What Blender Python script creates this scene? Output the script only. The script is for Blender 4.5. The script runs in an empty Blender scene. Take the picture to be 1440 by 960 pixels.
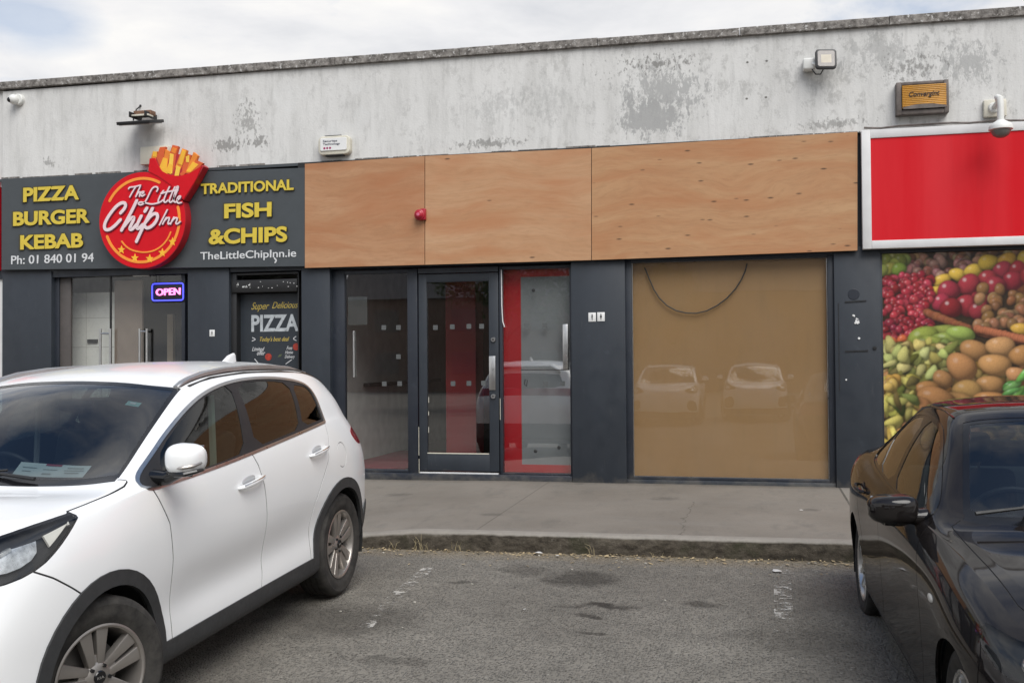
import bpy, bmesh, math, random
import numpy as np
from mathutils import Vector, Matrix
from mathutils.bvhtree import BVHTree
random.seed(7)
SC = bpy.context.scene
COL = SC.collection
PI = math.pi

# ------------------------------------------------------------------ camera
F_PX, YAW, PITCH, ROLL = 1450.0, math.radians(13.12), math.radians(1.1), math.radians(0.405)
CAM = Vector((0, -11.95, 1.62))
FW = Vector((-math.sin(YAW) * math.cos(PITCH), math.cos(YAW) * math.cos(PITCH), math.sin(PITCH)))
_r0 = Vector((math.cos(YAW), math.sin(YAW), 0)); _u0 = _r0.cross(FW)
RT = _r0 * math.cos(ROLL) - _u0 * math.sin(ROLL)
UP = _u0 * math.cos(ROLL) + _r0 * math.sin(ROLL)
cd = bpy.data.cameras.new('camera'); cam = bpy.data.objects.new('camera', cd); COL.objects.link(cam)
cd.sensor_width = 36; cd.lens = 36 * F_PX / 1440; cd.clip_end = 5000; cd.clip_start = 0.05
M = Matrix((RT, UP, -FW)).transposed().to_4x4(); M.translation = CAM
cam.matrix_world = M
SC.camera = cam

def ray(px, py): return FW + RT * ((px - 720) / F_PX) - UP * ((py - 480) / F_PX)
def W(px, py, y=0.0):
    """where the sight line through a point of the photograph meets the vertical plane y (a survey of the facade)"""
    d = ray(px, py); p = CAM + d * ((y - CAM.y) / d.y); return (p.x, p.z)
def G(px, py, z=0.0):
    d = ray(px, py); p = CAM + d * ((z - CAM.z) / d.z); return p

# ------------------------------------------------------------------ helpers
def link(o): COL.objects.link(o); return o
def tag(o, label=None, cat=None, group=None, kind=None):
    if label: o['label'] = label
    if cat: o['category'] = cat
    if group: o['group'] = group
    if kind: o['kind'] = kind
    return o
BASE = {}
def thing(name, label, cat, loc=(0, 0, 0), group=None, rot=None):
    o = link(bpy.data.objects.new(name, None)); o.location = loc
    if rot: o.rotation_euler = rot
    o.empty_display_size = 0.1
    BASE[o.name] = Vector(loc) if rot is None else Vector((0, 0, 0))
    return tag(o, label, cat, group)
def base_of(p):
    v = Vector((0, 0, 0))
    while p is not None:
        v = v + BASE.get(p.name, Vector((0, 0, 0))); p = p.parent
    return v
def sharp(me, ang=35):
    me.polygons.foreach_set('use_smooth', [True] * len(me.polygons))
    me.set_sharp_from_angle(angle=math.radians(ang))
def finish(bm, name, mat, parent=None, ang=35, flat=False):
    me = bpy.data.meshes.new(name)
    if parent is not None: off = base_of(parent)
    else:
        xs = [v.co for v in bm.verts]
        lo = [min(c[i] for c in xs) for i in range(3)]; hi = [max(c[i] for c in xs) for i in range(3)]
        off = Vector(((lo[0] + hi[0]) / 2, (lo[1] + hi[1]) / 2, lo[2]))
    bmesh.ops.translate(bm, vec=-off, verts=bm.verts)
    bm.to_mesh(me); bm.free()
    if not flat: sharp(me, ang)
    for m in (mat if isinstance(mat, (list, tuple)) else [mat]): me.materials.append(m)
    o = link(bpy.data.objects.new(name, me))
    if parent is not None: o.parent = parent
    else: o.location = off
    return o

def finish_each(bm, name, mat, parent, ang=35, flat=False):
    """every loose piece becomes a part of its own"""
    left = set(bm.verts); out = []
    while left:
        st = [next(iter(left))]; isl = set(st)
        while st:
            v = st.pop()
            for e in v.link_edges:
                u = e.other_vert(v)
                if u not in isl: isl.add(u); st.append(u)
        left -= isl
        b2 = bmesh.new(); mp = {v: b2.verts.new(v.co) for v in bm.verts if v in isl}
        for f in bm.faces:
            if f.verts[0] in isl:
                try: b2.faces.new([mp[v] for v in f.verts])
                except ValueError: pass
        out.append(finish(b2, name, mat, parent, ang, flat))
    bm.free(); return out
class MB:
    def __init__(s): s.bm = bmesh.new()
    def _bev(s, verts, bev, seg=2):
        if bev > 0:
            es = {e for v in verts for e in v.link_edges}
            bmesh.ops.bevel(s.bm, geom=list(es), offset=bev, segments=seg, affect='EDGES', profile=0.5)
    def box(s, x0, x1, y0, y1, z0, z1, bev=0, seg=2, rot=None):
        r = bmesh.ops.create_cube(s.bm, size=1.0); vs = r['verts']
        for v in vs: v.co = Vector((x0 + (v.co.x + .5) * (x1 - x0), y0 + (v.co.y + .5) * (y1 - y0), z0 + (v.co.z + .5) * (z1 - z0)))
        if rot is not None:
            c = Vector(((x0 + x1) / 2, (y0 + y1) / 2, (z0 + z1) / 2))
            for v in vs: v.co = c + rot @ (v.co - c)
        s._bev(vs, bev, seg); return s
    def prism(s, poly, a0, a1, axis='y', bev=0, seg=1):
        """outline extruded along an axis; poly in the two other coordinates"""
        def P(u, v, a):
            return Vector((u, a, v)) if axis == 'y' else Vector((a, u, v)) if axis == 'x' else Vector((u, v, a))
        n = len(poly)
        A = [s.bm.verts.new(P(u, v, a0)) for u, v in poly]; B = [s.bm.verts.new(P(u, v, a1)) for u, v in poly]
        fs = [s.bm.faces.new(A), s.bm.faces.new(B[::-1])]
        for i in range(n): fs.append(s.bm.faces.new((A[i], B[i], B[(i + 1) % n], A[(i + 1) % n])))
        bmesh.ops.recalc_face_normals(s.bm, faces=fs)
        if bev > 0:
            es = list(fs[0].edges) + list(fs[1].edges)
            bmesh.ops.bevel(s.bm, geom=es, offset=bev, segments=seg, affect='EDGES', profile=0.5)
        return s
    def tube(s, pts, r, n=8, closed=False, caps=True, flat=None):
        pts = [Vector(p) for p in pts]; rr = r if isinstance(r, (list, tuple)) else [r] * len(pts)
        rings = []; N = len(pts); prev = None
        for i, p in enumerate(pts):
            if closed: t = pts[(i + 1) % N] - pts[i - 1]
            else: t = pts[min(i + 1, N - 1)] - pts[max(i - 1, 0)]
            t.normalize()
            if prev is None:
                up = Vector((0, 0, 1)) if abs(t.z) < .9 else Vector((0, 1, 0))
                a = t.cross(up).normalized()
            else:
                a = (prev - t * prev.dot(t)).normalized()
            prev = a; b = t.cross(a)
            rings.append([s.bm.verts.new(p + (a * math.cos(2 * PI * k / n) + b * math.sin(2 * PI * k / n)) * rr[i]) for k in range(n)])
        fs = []
        for i in range(N if closed else N - 1):
            A, B = rings[i], rings[(i + 1) % N]
            for k in range(n): fs.append(s.bm.faces.new((A[k], A[(k + 1) % n], B[(k + 1) % n], B[k])))
        if not closed and caps: fs += [s.bm.faces.new(rings[0][::-1]), s.bm.faces.new(rings[-1])]
        bmesh.ops.recalc_face_normals(s.bm, faces=fs)
        return s
    def lathe(s, prof, c=(0, 0, 0), axis='y', n=32, close=False):
        """profile [(radius, along)] turned about an axis through c"""
        c = Vector(c); rings = []
        for r, a in prof:
            ring = []
            for k in range(n):
                u, v = r * math.cos(2 * PI * k / n), r * math.sin(2 * PI * k / n)
                d = Vector((u, a, v)) if axis == 'y' else Vector((a, u, v)) if axis == 'x' else Vector((u, v, a))
                ring.append(s.bm.verts.new(c + d))
            rings.append(ring)
        fs = []
        L = len(rings)
        for i in range(L if close else L - 1):
            A, B = rings[i], rings[(i + 1) % L]
            for k in range(n): fs.append(s.bm.faces.new((A[k], A[(k + 1) % n], B[(k + 1) % n], B[k])))
        if not close:
            for ring, (r, a) in ((rings[0], prof[0]), (rings[-1], prof[-1])):
                if r > 1e-5: fs.append(s.bm.faces.new(ring))
        bmesh.ops.remove_doubles(s.bm, verts=[v for R in rings for v in R], dist=1e-6)
        bmesh.ops.recalc_face_normals(s.bm, faces=[f for f in fs if f.is_valid])
        return s
    def ell(s, c, r, seg=20, rings=12, pw=1.0, rot=None):
        res = bmesh.ops.create_uvsphere(s.bm, u_segments=seg, v_segments=rings, radius=1.0)
        c = Vector(c)
        for v in res['verts']:
            q = v.co.copy()
            if pw != 1.0: q = Vector([math.copysign(abs(t) ** pw, t) for t in q])
            q = Vector((q.x * r[0], q.y * r[1], q.z * r[2]))
            if rot is not None: q = rot @ q
            v.co = c + q
        return s
    def quad(s, a, b, c, d):
        s.bm.faces.new([s.bm.verts.new(Vector(p)) for p in (a, b, c, d)]); return s
    def stroke(s, pts, w, y0, y1, round_=True, smooth=2):
        """a flat brush stroke of width w lying in the wall plane, from depth y0 to y1 (pts are (x,z))"""
        p = [Vector((a, b)) for a, b in pts]
        for _ in range(smooth):
            q = [p[0]]
            for i in range(len(p) - 1): q += [p[i] * .75 + p[i + 1] * .25, p[i] * .25 + p[i + 1] * .75]
            p = q + [p[-1]]
        L, R = [], []
        n = len(p)
        for i in range(n):
            t = (p[min(i + 1, n - 1)] - p[max(i - 1, 0)])
            if t.length < 1e-9: continue
            t.normalize(); nn = Vector((-t.y, t.x)) * (w / 2)
            L.append(p[i] + nn); R.append(p[i] - nn)
        def vert(q, y): return s.bm.verts.new((q.x, y, q.y))
        fs = []
        A = [vert(q, y0) for q in L]; B = [vert(q, y0) for q in R]; A1 = [vert(q, y1) for q in L]; B1 = [vert(q, y1) for q in R]
        for i in range(len(L) - 1):
            fs += [s.bm.faces.new((A[i], A[i + 1], B[i + 1], B[i])), s.bm.faces.new((A[i], A1[i], A1[i + 1], A[i + 1])), s.bm.faces.new((B[i], B[i + 1], B1[i + 1], B1[i]))]
        if round_:
            for e in (p[0], p[-1]):
                s.prism([(e.x + w / 2 * math.cos(2 * PI * k / 10), e.y + w / 2 * math.sin(2 * PI * k / 10)) for k in range(10)], y0 + .0004, y1)
        return s
    def build(s, name, mat, parent=None, ang=35, flat=False):
        return finish(s.bm, name, mat, parent, ang, flat)

# ------------------------------------------------------------------ materials
class NT:
    """small wrapper to write node trees briefly"""
    def __init__(s, nt): s.nt = nt
    def n(s, typ, ins=None, **kw):
        nd = s.nt.nodes.new(typ)
        for k, v in kw.items(): setattr(nd, k, v)
        for k, v in (ins or {}).items():
            sk = nd.inputs[k]
            if hasattr(v, 'is_output') or isinstance(v, bpy.types.NodeSocket): s.nt.links.new(v, sk)
            else: sk.default_value = v
        return nd
    def pos(s): return s.n('ShaderNodeNewGeometry').outputs['Position']
    def noise(s, vec, scale, detail=4, rough=.55, dist=0, dim='3D'):
        return s.n('ShaderNodeTexNoise', {'Vector': vec, 'Scale': scale, 'Detail': detail, 'Roughness': rough, 'Distortion': dist}).outputs['Fac']
    def scale(s, vec, sc, off=(0, 0, 0)):
        return s.n('ShaderNodeMapping', {'Vector': vec, 'Scale': sc, 'Location': off}).outputs[0]
    def m(s, op, a, b=0.0, c=None, clamp=False):
        ins = {0: a, 1: b}
        if c is not None: ins[2] = c
        return s.n('ShaderNodeMath', ins, operation=op, use_clamp=clamp).outputs[0]
    def ramp(s, fac, stops, interp='LINEAR'):
        nd = s.n('ShaderNodeValToRGB', {'Fac': fac}); cr = nd.color_ramp; cr.interpolation = interp
        while len(cr.elements) < len(stops): cr.elements.new(1.0)
        for e, (p, c) in zip(cr.elements, stops):
            e.position = p; e.color = (c, c, c, 1) if isinstance(c, (int, float)) else (*c, 1)
        return nd.outputs[0]
    def mix(s, fac, a, b, blend='MIX'):
        nd = s.n('ShaderNodeMix', data_type='RGBA', blend_type=blend)
        for i, v in ((0, fac), (6, a), (7, b)):
            if isinstance(v, bpy.types.NodeSocket): s.nt.links.new(v, nd.inputs[i])
            elif i == 0: nd.inputs[0].default_value = v
            else: nd.inputs[i].default_value = (*v, 1) if len(v) == 3 else v
        return nd.outputs[2]
    def bump(s, h, strength=.3, dist=.01):
        return s.n('ShaderNodeBump', {'Height': h, 'Strength': strength, 'Distance': dist}).outputs[0]
    def gauss(s, pos, c, r):
        """soft blob mask round a place in the world"""
        v = s.n('ShaderNodeVectorMath', {0: pos, 1: c}, operation='SUBTRACT').outputs[0]
        v = s.n('ShaderNodeVectorMath', {0: v, 1: tuple(1 / t for t in r)}, operation='MULTIPLY').outputs[0]
        l = s.n('ShaderNodeVectorMath', {0: v}, operation='LENGTH').outputs[1]
        return s.m('SUBTRACT', 1.0, l, clamp=True)
def new_mat(name):
    m = bpy.data.materials.new(name); m.use_nodes = True
    nt = m.node_tree; b = nt.nodes['Principled BSDF']
    return m, NT(nt), b
def lk(N, a, b): N.nt.links.new(a, b)
def plain(name, col, rough=.5, metal=0, spec=.5, var=.12, scale=6, coat=0, bump=0, bscale=80, emit=None, estr=1.0):
    """a painted / plastic / metal surface with slight mottling and roughness variation"""
    m, N, b = new_mat(name)
    tc = N.n('ShaderNodeTexCoord').outputs['Object']
    f = N.noise(tc, scale, 5)
    c0 = tuple(max(0, x * (1 - var)) for x in col); c1 = tuple(min(1, x * (1 + var)) for x in col)
    lk(N, N.ramp(f, [(.3, c0), (.7, c1)]), b.inputs['Base Color'])
    lk(N, N.ramp(N.noise(tc, scale * 3, 4), [(.3, max(0, rough - .06)), (.7, min(1, rough + .06))]), b.inputs['Roughness'])
    b.inputs['Metallic'].default_value = metal; b.inputs['Specular IOR Level'].default_value = spec
    b.inputs['Coat Weight'].default_value = coat; b.inputs['Coat Roughness'].default_value = .03
    if bump: lk(N, N.bump(N.noise(tc, bscale, 4), bump, .004), b.inputs['Normal'])
    if emit: b.inputs['Emission Color'].default_value = (*emit, 1); b.inputs['Emission Strength'].default_value = estr
    return m
def glass(name, tint=(.9, .93, .92), rough=.0, refl=1.0, dust=0.0, wavy=False):
    m, N, b = new_mat(name); nt = N.nt; nt.nodes.remove(b)
    out = nt.nodes['Material Output']
    fc = N.n('ShaderNodeLayerWeight', {'Blend': .5}).outputs['Facing']
    fr = N.m('ADD', N.m('MULTIPLY', N.m('POWER', fc, 5.0), .96), .04)
    fac = N.m('MULTIPLY', fr, refl, clamp=True)
    t = N.n('ShaderNodeBsdfTransparent', {'Color': (*tint, 1)}).outputs[0]
    g = N.n('ShaderNodeBsdfGlossy', {'Color': (1, 1, 1, 1), 'Roughness': rough, **({'Normal': N.bump(N.noise(N.n('ShaderNodeTexCoord').outputs['Object'], 1.3, 2), .02, .03)} if wavy else {})}).outputs[0]
    sh = N.n('ShaderNodeMixShader', {0: fac, 1: t, 2: g}).outputs[0]
    if dust:
        tc = N.n('ShaderNodeTexCoord').outputs['Object']
        d = N.n('ShaderNodeBsdfDiffuse', {'Color': (.5, .48, .45, 1)}).outputs[0]
        f = N.m('MULTIPLY', N.ramp(N.noise(tc, 2.2, 6), [(.35, .15), (.75, 1.0)]), dust)
        sh = N.n('ShaderNodeMixShader', {0: f, 1: sh, 2: d}).outputs[0]
    lk(N, sh, out.inputs['Surface']); return m
MT = {}

# ------------------------------------------------------------------ lettering
def text_bm(body, p0, p1, top, y0, y1, off=0.0, shear=0.0, ends=False, space=1.0):
    """letters as a solid: baseline from p0 to p1 and capital height `top`, (x,z) in a facade plane; y0 front, y1 back"""
    cu = bpy.data.curves.new('txt', 'FONT'); cu.body = body; cu.offset = off; cu.shear = shear
    cu.space_character = space; cu.resolution_u = 5; cu.extrude = 0.5; cu.fill_mode = 'BOTH'
    o = bpy.data.objects.new('txt', cu); COL.objects.link(o)
    dg = bpy.context.evaluated_depsgraph_get(); dg.update()
    me = bpy.data.meshes.new_from_object(o.evaluated_get(dg))
    bm = bmesh.new(); bm.from_mesh(me)
    bpy.data.objects.remove(o); bpy.data.curves.remove(cu); bpy.data.meshes.remove(me)
    xs = [v.co.x for v in bm.verts]; x0, x1 = min(xs), max(xs)
    cap = 0.729 + 2 * off if off else 0.729
    base = -off
    for v in bm.verts:
        u = (v.co.x - x0) / (x1 - x0); h = (v.co.y - base) / cap
        a = Vector((p0[0] + (p1[0] - p0[0]) * u, p0[1] + (p1[1] - p0[1]) * u))
        v.co = Vector((a.x, y0 if v.co.z > 0 else y1, a.y + h * top))
    bmesh.ops.recalc_face_normals(bm, faces=bm.faces)
    return bm
def letters(name, body, lb, rb, lt, y, mat, parent, depth=.01, off=0.0, shear=0.0, space=1.0, grow=0.0, each=False):
    """write on a facade plane: lb, rb, lt are photograph points of baseline start, baseline end and cap-height start"""
    a, b, c = W(*lb, y), W(*rb, y), W(*lt, y)
    z = (a[1] + b[1]) / 2; h = c[1] - a[1]
    bm = text_bm(body, (a[0] - grow, z - grow), (b[0] + grow, z - grow), h + 2 * grow, y - depth, y, off, shear, space=space)
    return (finish_each if each else finish)(bm, name, mat, parent, flat=True)
# ------------------------------------------------------------------ surfaces
def mat_tarmac():
    m, N, b = new_mat('tarmac'); p = N.pos()
    big = N.noise(p, .55, 5); mid = N.noise(p, 5, 5, .6)
    v = N.n('ShaderNodeTexVoronoi', {'Vector': p, 'Scale': 62.0}, feature='F1')
    stone = N.ramp(v.outputs['Distance'], [(.12, 1.0), (.55, 0.0)])
    tone = N.n('ShaderNodeSeparateColor', {0: v.outputs['Color']}).outputs[0]
    c = N.mix(N.ramp(big, [(.35, 0.0), (.65, 1.0)]), (.158, .144, .122), (.222, .205, .175))
    c = N.mix(N.m('MULTIPLY', N.ramp(mid, [(.4, 0.0), (.75, 1.0)]), .45), c, (.085, .079, .068))
    st = N.mix(tone, (.055, .052, .046), (.34, .32, .285))
    c = N.mix(N.m('MULTIPLY', stone, .8), c, st)
    v2 = N.n('ShaderNodeTexVoronoi', {'Vector': p, 'Scale': 30.0}, feature='F1')
    t2 = N.n('ShaderNodeSeparateColor', {0: v2.outputs['Color']}).outputs[1]
    fl = N.m('MULTIPLY', N.m('GREATER_THAN', t2, .93), N.m('LESS_THAN', v2.outputs['Distance'], .22))
    c = N.mix(N.m('MULTIPLY', fl, .5), c, (.36, .34, .30))
    # oil stains and damp patches with shapes of their own
    ed = N.m('MULTIPLY', N.noise(p, 9, 6, .7), .9)
    nv = N.n('ShaderNodeTexNoise', {'Vector': p, 'Scale': 5.0, 'Detail': 5.0}).outputs['Color']
    pw = N.n('ShaderNodeVectorMath', {0: p, 1: N.n('ShaderNodeVectorMath', {0: N.n('ShaderNodeVectorMath', {0: nv, 1: (.5, .5, .5)}, operation='SUBTRACT').outputs[0], 1: (.5, .4, 0)}, operation='MULTIPLY').outputs[0]}, operation='ADD').outputs[0]
    for (px, py, rx, ry, k) in ((822, 818, .38, .42, .75), (850, 856, .36, .11, .95), (835, 870, .14, .07, .8), (740, 805, .3, .3, .45), (985, 855, .22, .12, .6), (655, 822, .12, .1, .6), (840, 888, .12, .06, .7), (490, 870, .7, .5, .5), (560, 920, .3, .12, .4), (1130, 900, .5, .4, .3)):
        g = N.gauss(pw, tuple(G(px, py, -.02)), (rx, ry, .5))
        f = N.m('MULTIPLY', N.ramp(N.m('MULTIPLY', g, N.m('ADD', ed, .45)), [(.12, 0.0), (.5, 1.0)]), k)
        c = N.mix(f, c, (.045, .040, .034))
    # silt and crumbled leaves gathered along the kerb
    sx = N.n('ShaderNodeSeparateXYZ', {0: p})
    kd = N.m('ADD', N.m('SUBTRACT', sx.outputs[1], N.m('MULTIPLY', sx.outputs[0], .032)), 3.345)
    f = N.m('MULTIPLY', N.ramp(N.m('ADD', N.m('ADD', kd, .42), N.m('MULTIPLY', N.noise(p, 6, 5, .7), .55)), [(.30, 0.0), (.75, 1.0)]), .85)
    c = N.mix(f, c, N.mix(N.noise(p, 40, 3), (.13, .10, .06), (.34, .275, .185)))
    lk(N, c, b.inputs['Base Color'])
    b.inputs['Roughness'].default_value = .9; b.inputs['Specular IOR Level'].default_value = .25
    h = N.m('ADD', N.m('MULTIPLY', stone, .7), N.m('MULTIPLY', mid, .5))
    lk(N, N.bump(h, .9, .02), b.inputs['Normal']); return m
def mat_path():
    m, N, b = new_mat('path_concrete'); p = N.pos()
    c = N.mix(N.ramp(N.noise(p, .8, 6, .6), [(.35, 0.0), (.7, 1.0)]), (.165, .145, .121), (.222, .198, .168))
    c = N.mix(N.m('MULTIPLY', N.ramp(N.noise(p, 60, 3), [(.5, 0.0), (.75, 1.0)]), .35), c, (.11, .102, .09))
    c = N.mix(N.m('MULTIPLY', N.ramp(N.noise(N.scale(p, (1.6, .7, 1)), 3, 7, .7), [(.52, 0.0), (.72, 1.0)]), .5), c, (.10, .094, .083))
    sx = N.n('ShaderNodeSeparateXYZ', {0: p})
    x, y = sx.outputs[0], sx.outputs[1]
    c = N.mix(N.m('MULTIPLY', N.m('GREATER_THAN', x, .93), .6), c, (.24, .224, .198))
    jt = N.m('LESS_THAN', N.m('ABSOLUTE', N.m('SUBTRACT', x, .92)), .012)
    jt = N.m('MAXIMUM', jt, N.m('MULTIPLY', N.m('LESS_THAN', N.m('ABSOLUTE', N.m('ADD', x, 6.1)), .01), .7))
    jt = N.m('MAXIMUM', jt, N.m('MULTIPLY', N.m('LESS_THAN', N.m('ABSOLUTE', N.m('ADD', x, 2.35)), .007), .55))
    wob = N.m('ADD', x, N.m('MULTIPLY', N.m('SUBTRACT', N.noise(p, 2.5, 5, .6), .5), .35))
    jt = N.m('MAXIMUM', jt, N.m('MULTIPLY', N.m('MULTIPLY', N.m('LESS_THAN', N.m('ABSOLUTE', N.m('ADD', wob, .62)), .005), N.m('LESS_THAN', y, -1.3)), .7))
    c = N.mix(jt, c, (.06, .055, .045))
    gum = N.n('ShaderNodeTexVoronoi', {'Vector': p, 'Scale': 2.6}, feature='F1')
    gt = N.n('ShaderNodeSeparateColor', {0: gum.outputs['Color']}).outputs[0]
    c = N.mix(N.m('MULTIPLY', N.m('MULTIPLY', N.m('LESS_THAN', gum.outputs['Distance'], .028), N.m('GREATER_THAN', gt, .35)), .6), c, (.07, .066, .06))
    c = N.mix(N.m('MULTIPLY', N.ramp(N.noise(N.scale(p, (.25, 1.2, 1)), 2.2, 7, .75), [(.48, 0.0), (.72, 1.0)]), .5), c, (.20, .186, .165))
    c = N.mix(N.m('MULTIPLY', N.ramp(N.noise(p, 150, 2), [(.45, 0.0), (.7, 1.0)]), .3), c, (.24, .225, .20))
    # dirt collected at the foot of the shopfront
    f = N.ramp(N.m('ADD', y, N.m('MULTIPLY', N.noise(p, 5, 5, .7), .4)), [(-.02, 0.0), (.28, 1.0)])
    c = N.mix(N.m('MULTIPLY', f, .7), c, (.085, .075, .06))
    for (px, py, r) in ((815, 681, .12), (690, 720, .25), (1140, 715, .2), (560, 690, .3), (935, 700, .35)):
        g = N.gauss(p, tuple(G(px, py, .19)), (r, r * .8, 1))
        c = N.mix(N.m('MULTIPLY', N.ramp(N.m('MULTIPLY', g, N.noise(p, 12, 6, .7)), [(.2, 0.0), (.4, 1.0)]), .55), c, (.08, .074, .064))
    lk(N, c, b.inputs['Base Color']); b.inputs['Roughness'].default_value = .9; b.inputs['Specular IOR Level'].default_value = .25
    lk(N, N.bump(N.noise(p, 70, 5, .7), .35, .006), b.inputs['Normal']); return m
def mat_kerb():
    m, N, b = new_mat('kerb_concrete'); p = N.pos()
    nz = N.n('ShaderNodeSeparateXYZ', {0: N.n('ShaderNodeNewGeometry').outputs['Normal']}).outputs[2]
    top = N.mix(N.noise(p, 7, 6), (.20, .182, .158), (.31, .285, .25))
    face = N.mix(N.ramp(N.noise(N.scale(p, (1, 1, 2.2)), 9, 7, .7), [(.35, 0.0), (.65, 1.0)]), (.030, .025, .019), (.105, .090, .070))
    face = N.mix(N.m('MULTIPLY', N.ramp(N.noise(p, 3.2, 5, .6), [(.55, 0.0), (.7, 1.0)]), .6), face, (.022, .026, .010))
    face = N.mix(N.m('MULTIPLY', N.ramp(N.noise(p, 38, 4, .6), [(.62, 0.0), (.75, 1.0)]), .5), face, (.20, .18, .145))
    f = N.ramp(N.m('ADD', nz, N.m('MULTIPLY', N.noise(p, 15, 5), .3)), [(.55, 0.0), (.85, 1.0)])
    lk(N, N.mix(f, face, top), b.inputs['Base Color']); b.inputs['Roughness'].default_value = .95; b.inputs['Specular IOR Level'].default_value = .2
    lk(N, N.bump(N.noise(p, 28, 6, .7), .8, .015), b.inputs['Normal']); return m
def mat_render():
    """weathered white masonry paint: rain streaks, mould specks, bare patches where it flaked"""
    m, N, b = new_mat('weathered_render'); p = N.pos()
    st = N.scale(p, (1, 1, .16))
    c = N.mix(N.noise(p, 1.3, 5), (.56, .555, .538), (.69, .685, .668))
    c = N.mix(N.m('MULTIPLY', N.ramp(N.noise(st, 3.4, 7, .65), [(.45, 0.0), (.70, 1.0)]), .38), c, (.40, .394, .375))
    c = N.mix(N.m('MULTIPLY', N.ramp(N.noise(st, 16, 5, .7), [(.50, 0.0), (.72, 1.0)]), .36), c, (.33, .328, .315))
    c = N.mix(N.m('MULTIPLY', N.ramp(N.noise(N.scale(p, (1, 1, .7)), 5.5, 8, .8), [(.53, 0.0), (.62, 1.0)]), N.ramp(N.n('ShaderNodeMapRange', {0: N.n('ShaderNodeSeparateXYZ', {0: p}).outputs[0], 1: -9.0, 2: 2.5}).outputs[0], [(0, .22), (.45, .45), (1, .8)])), c, (.38, .376, .362))
    flake = N.noise(N.scale(p, (1, 1, .5)), 17, 9, .78, .3)
    fine = N.noise(N.scale(p, (1, 1, .6)), 26, 6, .7)
    def blot(px, py, rx, rz, lo, hi, k, col, n=flake):
        nonlocal c
        x, z = W(px, py)
        g = N.gauss(p, (x, 0, z), (rx, 5, rz))
        f = N.m('MULTIPLY', N.ramp(N.m('ADD', N.m('MULTIPLY', g, .34), N.m('MULTIPLY', n, .75)), [(lo, 0.0), (hi, 1.0)]), k)
        c = N.mix(f, c, col)
    grey = (.345, .345, .338); dark = (.20, .196, .185)
    blot(915, 165, .85, .52, .575, .60, .9, grey)
    blot(935, 130, 1.5, .95, .625, .645, .8, grey)
    blot(770, 140, .95, .9, .60, .72, .45, (.34, .34, .33))
    blot(1240, 75, 1.8, .7, .63, .68, .6, grey)
    blot(1360, 90, 1.0, .7, .61, .66, .75, grey)
    blot(1150, 110, .9, .7, .63, .72, .5, (.33, .33, .32))
    blot(700, 150, 1.5, .7, .64, .72, .4, grey)
    blot(350, 170, .5, .7, .63, .67, .6, dark, fine)
    blot(320, 205, .45, .22, .58, .63, .75, dark, fine)
    blot(365, 200, .3, .22, .58, .63, .75, dark, fine)
    blot(70, 230, .35, .2, .63, .68, .6, dark, fine)
    blot(690, 202, 1.1, .16, .60, .66, .7, dark, fine)
    blot(1170, 175, .9, .14, .60, .66, .6, dark, fine)
    blot(920, 90, 2.2, .5, .68, .73, .8, dark, fine)
    blot(1290, 95, 1.3, .6, .66, .71, .7, dark, fine)
    c = N.mix(N.m('MULTIPLY', N.ramp(N.noise(N.scale(p, (1, 1, .5)), 34, 6, .75), [(.60, 0.0), (.68, 1.0)]), N.ramp(N.noise(p, .8, 4), [(.42, .0), (.62, .55)])), c, (.30, .297, .285))
    for (px, py) in ((1051, 89), (1078, 87), (1050, 140), (1077, 138)):
        x, z = W(px, py); g = N.gauss(p, (x, 0, z), (.022, 5, .018)); c = N.mix(N.m('MULTIPLY', N.ramp(g, [(.2, 0.0), (.5, 1.0)]), .9), c, (.10, .095, .085))
    # over-painted patches, a little whiter
    for (px, py, rx, rz) in ((405, 135, .26, .34), (502, 124, .12, .13), (510, 165, .16, .16), (480, 185, .45, .16), (428, 132, .08, .12)):
        x, z = W(px, py)
        g = N.gauss(p, (x, 0, z), (rx, 5, rz))
        c = N.mix(N.m('MULTIPLY', N.ramp(N.m('ADD', g, N.m('MULTIPLY', N.noise(p, 9, 5, .7), .6)), [(.55, 0.0), (.68, 1.0)]), .30), c, (.66, .66, .65))
    # soot below the coping
    z = N.n('ShaderNodeSeparateXYZ', {0: p}).outputs[2]
    f = N.ramp(N.m('ADD', N.m('MULTIPLY', N.m('SUBTRACT', z, 5.0), 1.2), N.m('MULTIPLY', N.noise(st, 7, 6, .7), .9)), [(.72, 0.0), (.98, 1.0)])
    c = N.mix(N.m('MULTIPLY', f, .45), c, (.30, .29, .28))
    lk(N, c, b.inputs['Base Color']); b.inputs['Roughness'].default_value = .85; b.inputs['Specular IOR Level'].default_value = .25
    lk(N, N.bump(N.m('ADD', N.m('MULTIPLY', flake, .6), N.noise(p, 45, 5)), .35, .006), b.inputs['Normal']); return m
def mat_coping():
    m, N, b = new_mat('coping_concrete'); p = N.pos()
    c = N.mix(N.ramp(N.noise(p, 12, 7, .75), [(.38, 0.0), (.6, 1.0)]), (.07, .062, .055), (.27, .25, .23))
    c = N.mix(N.ramp(N.noise(N.scale(p, (1, 1, 1.2)), 21, 6, .75), [(.57, 0.0), (.63, 1.0)]), c, (.55, .54, .52))
    lk(N, c, b.inputs['Base Color']); b.inputs['Roughness'].default_value = .9
    lk(N, N.bump(N.noise(p, 25, 6, .7), .6, .012), b.inputs['Normal']); return m
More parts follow.
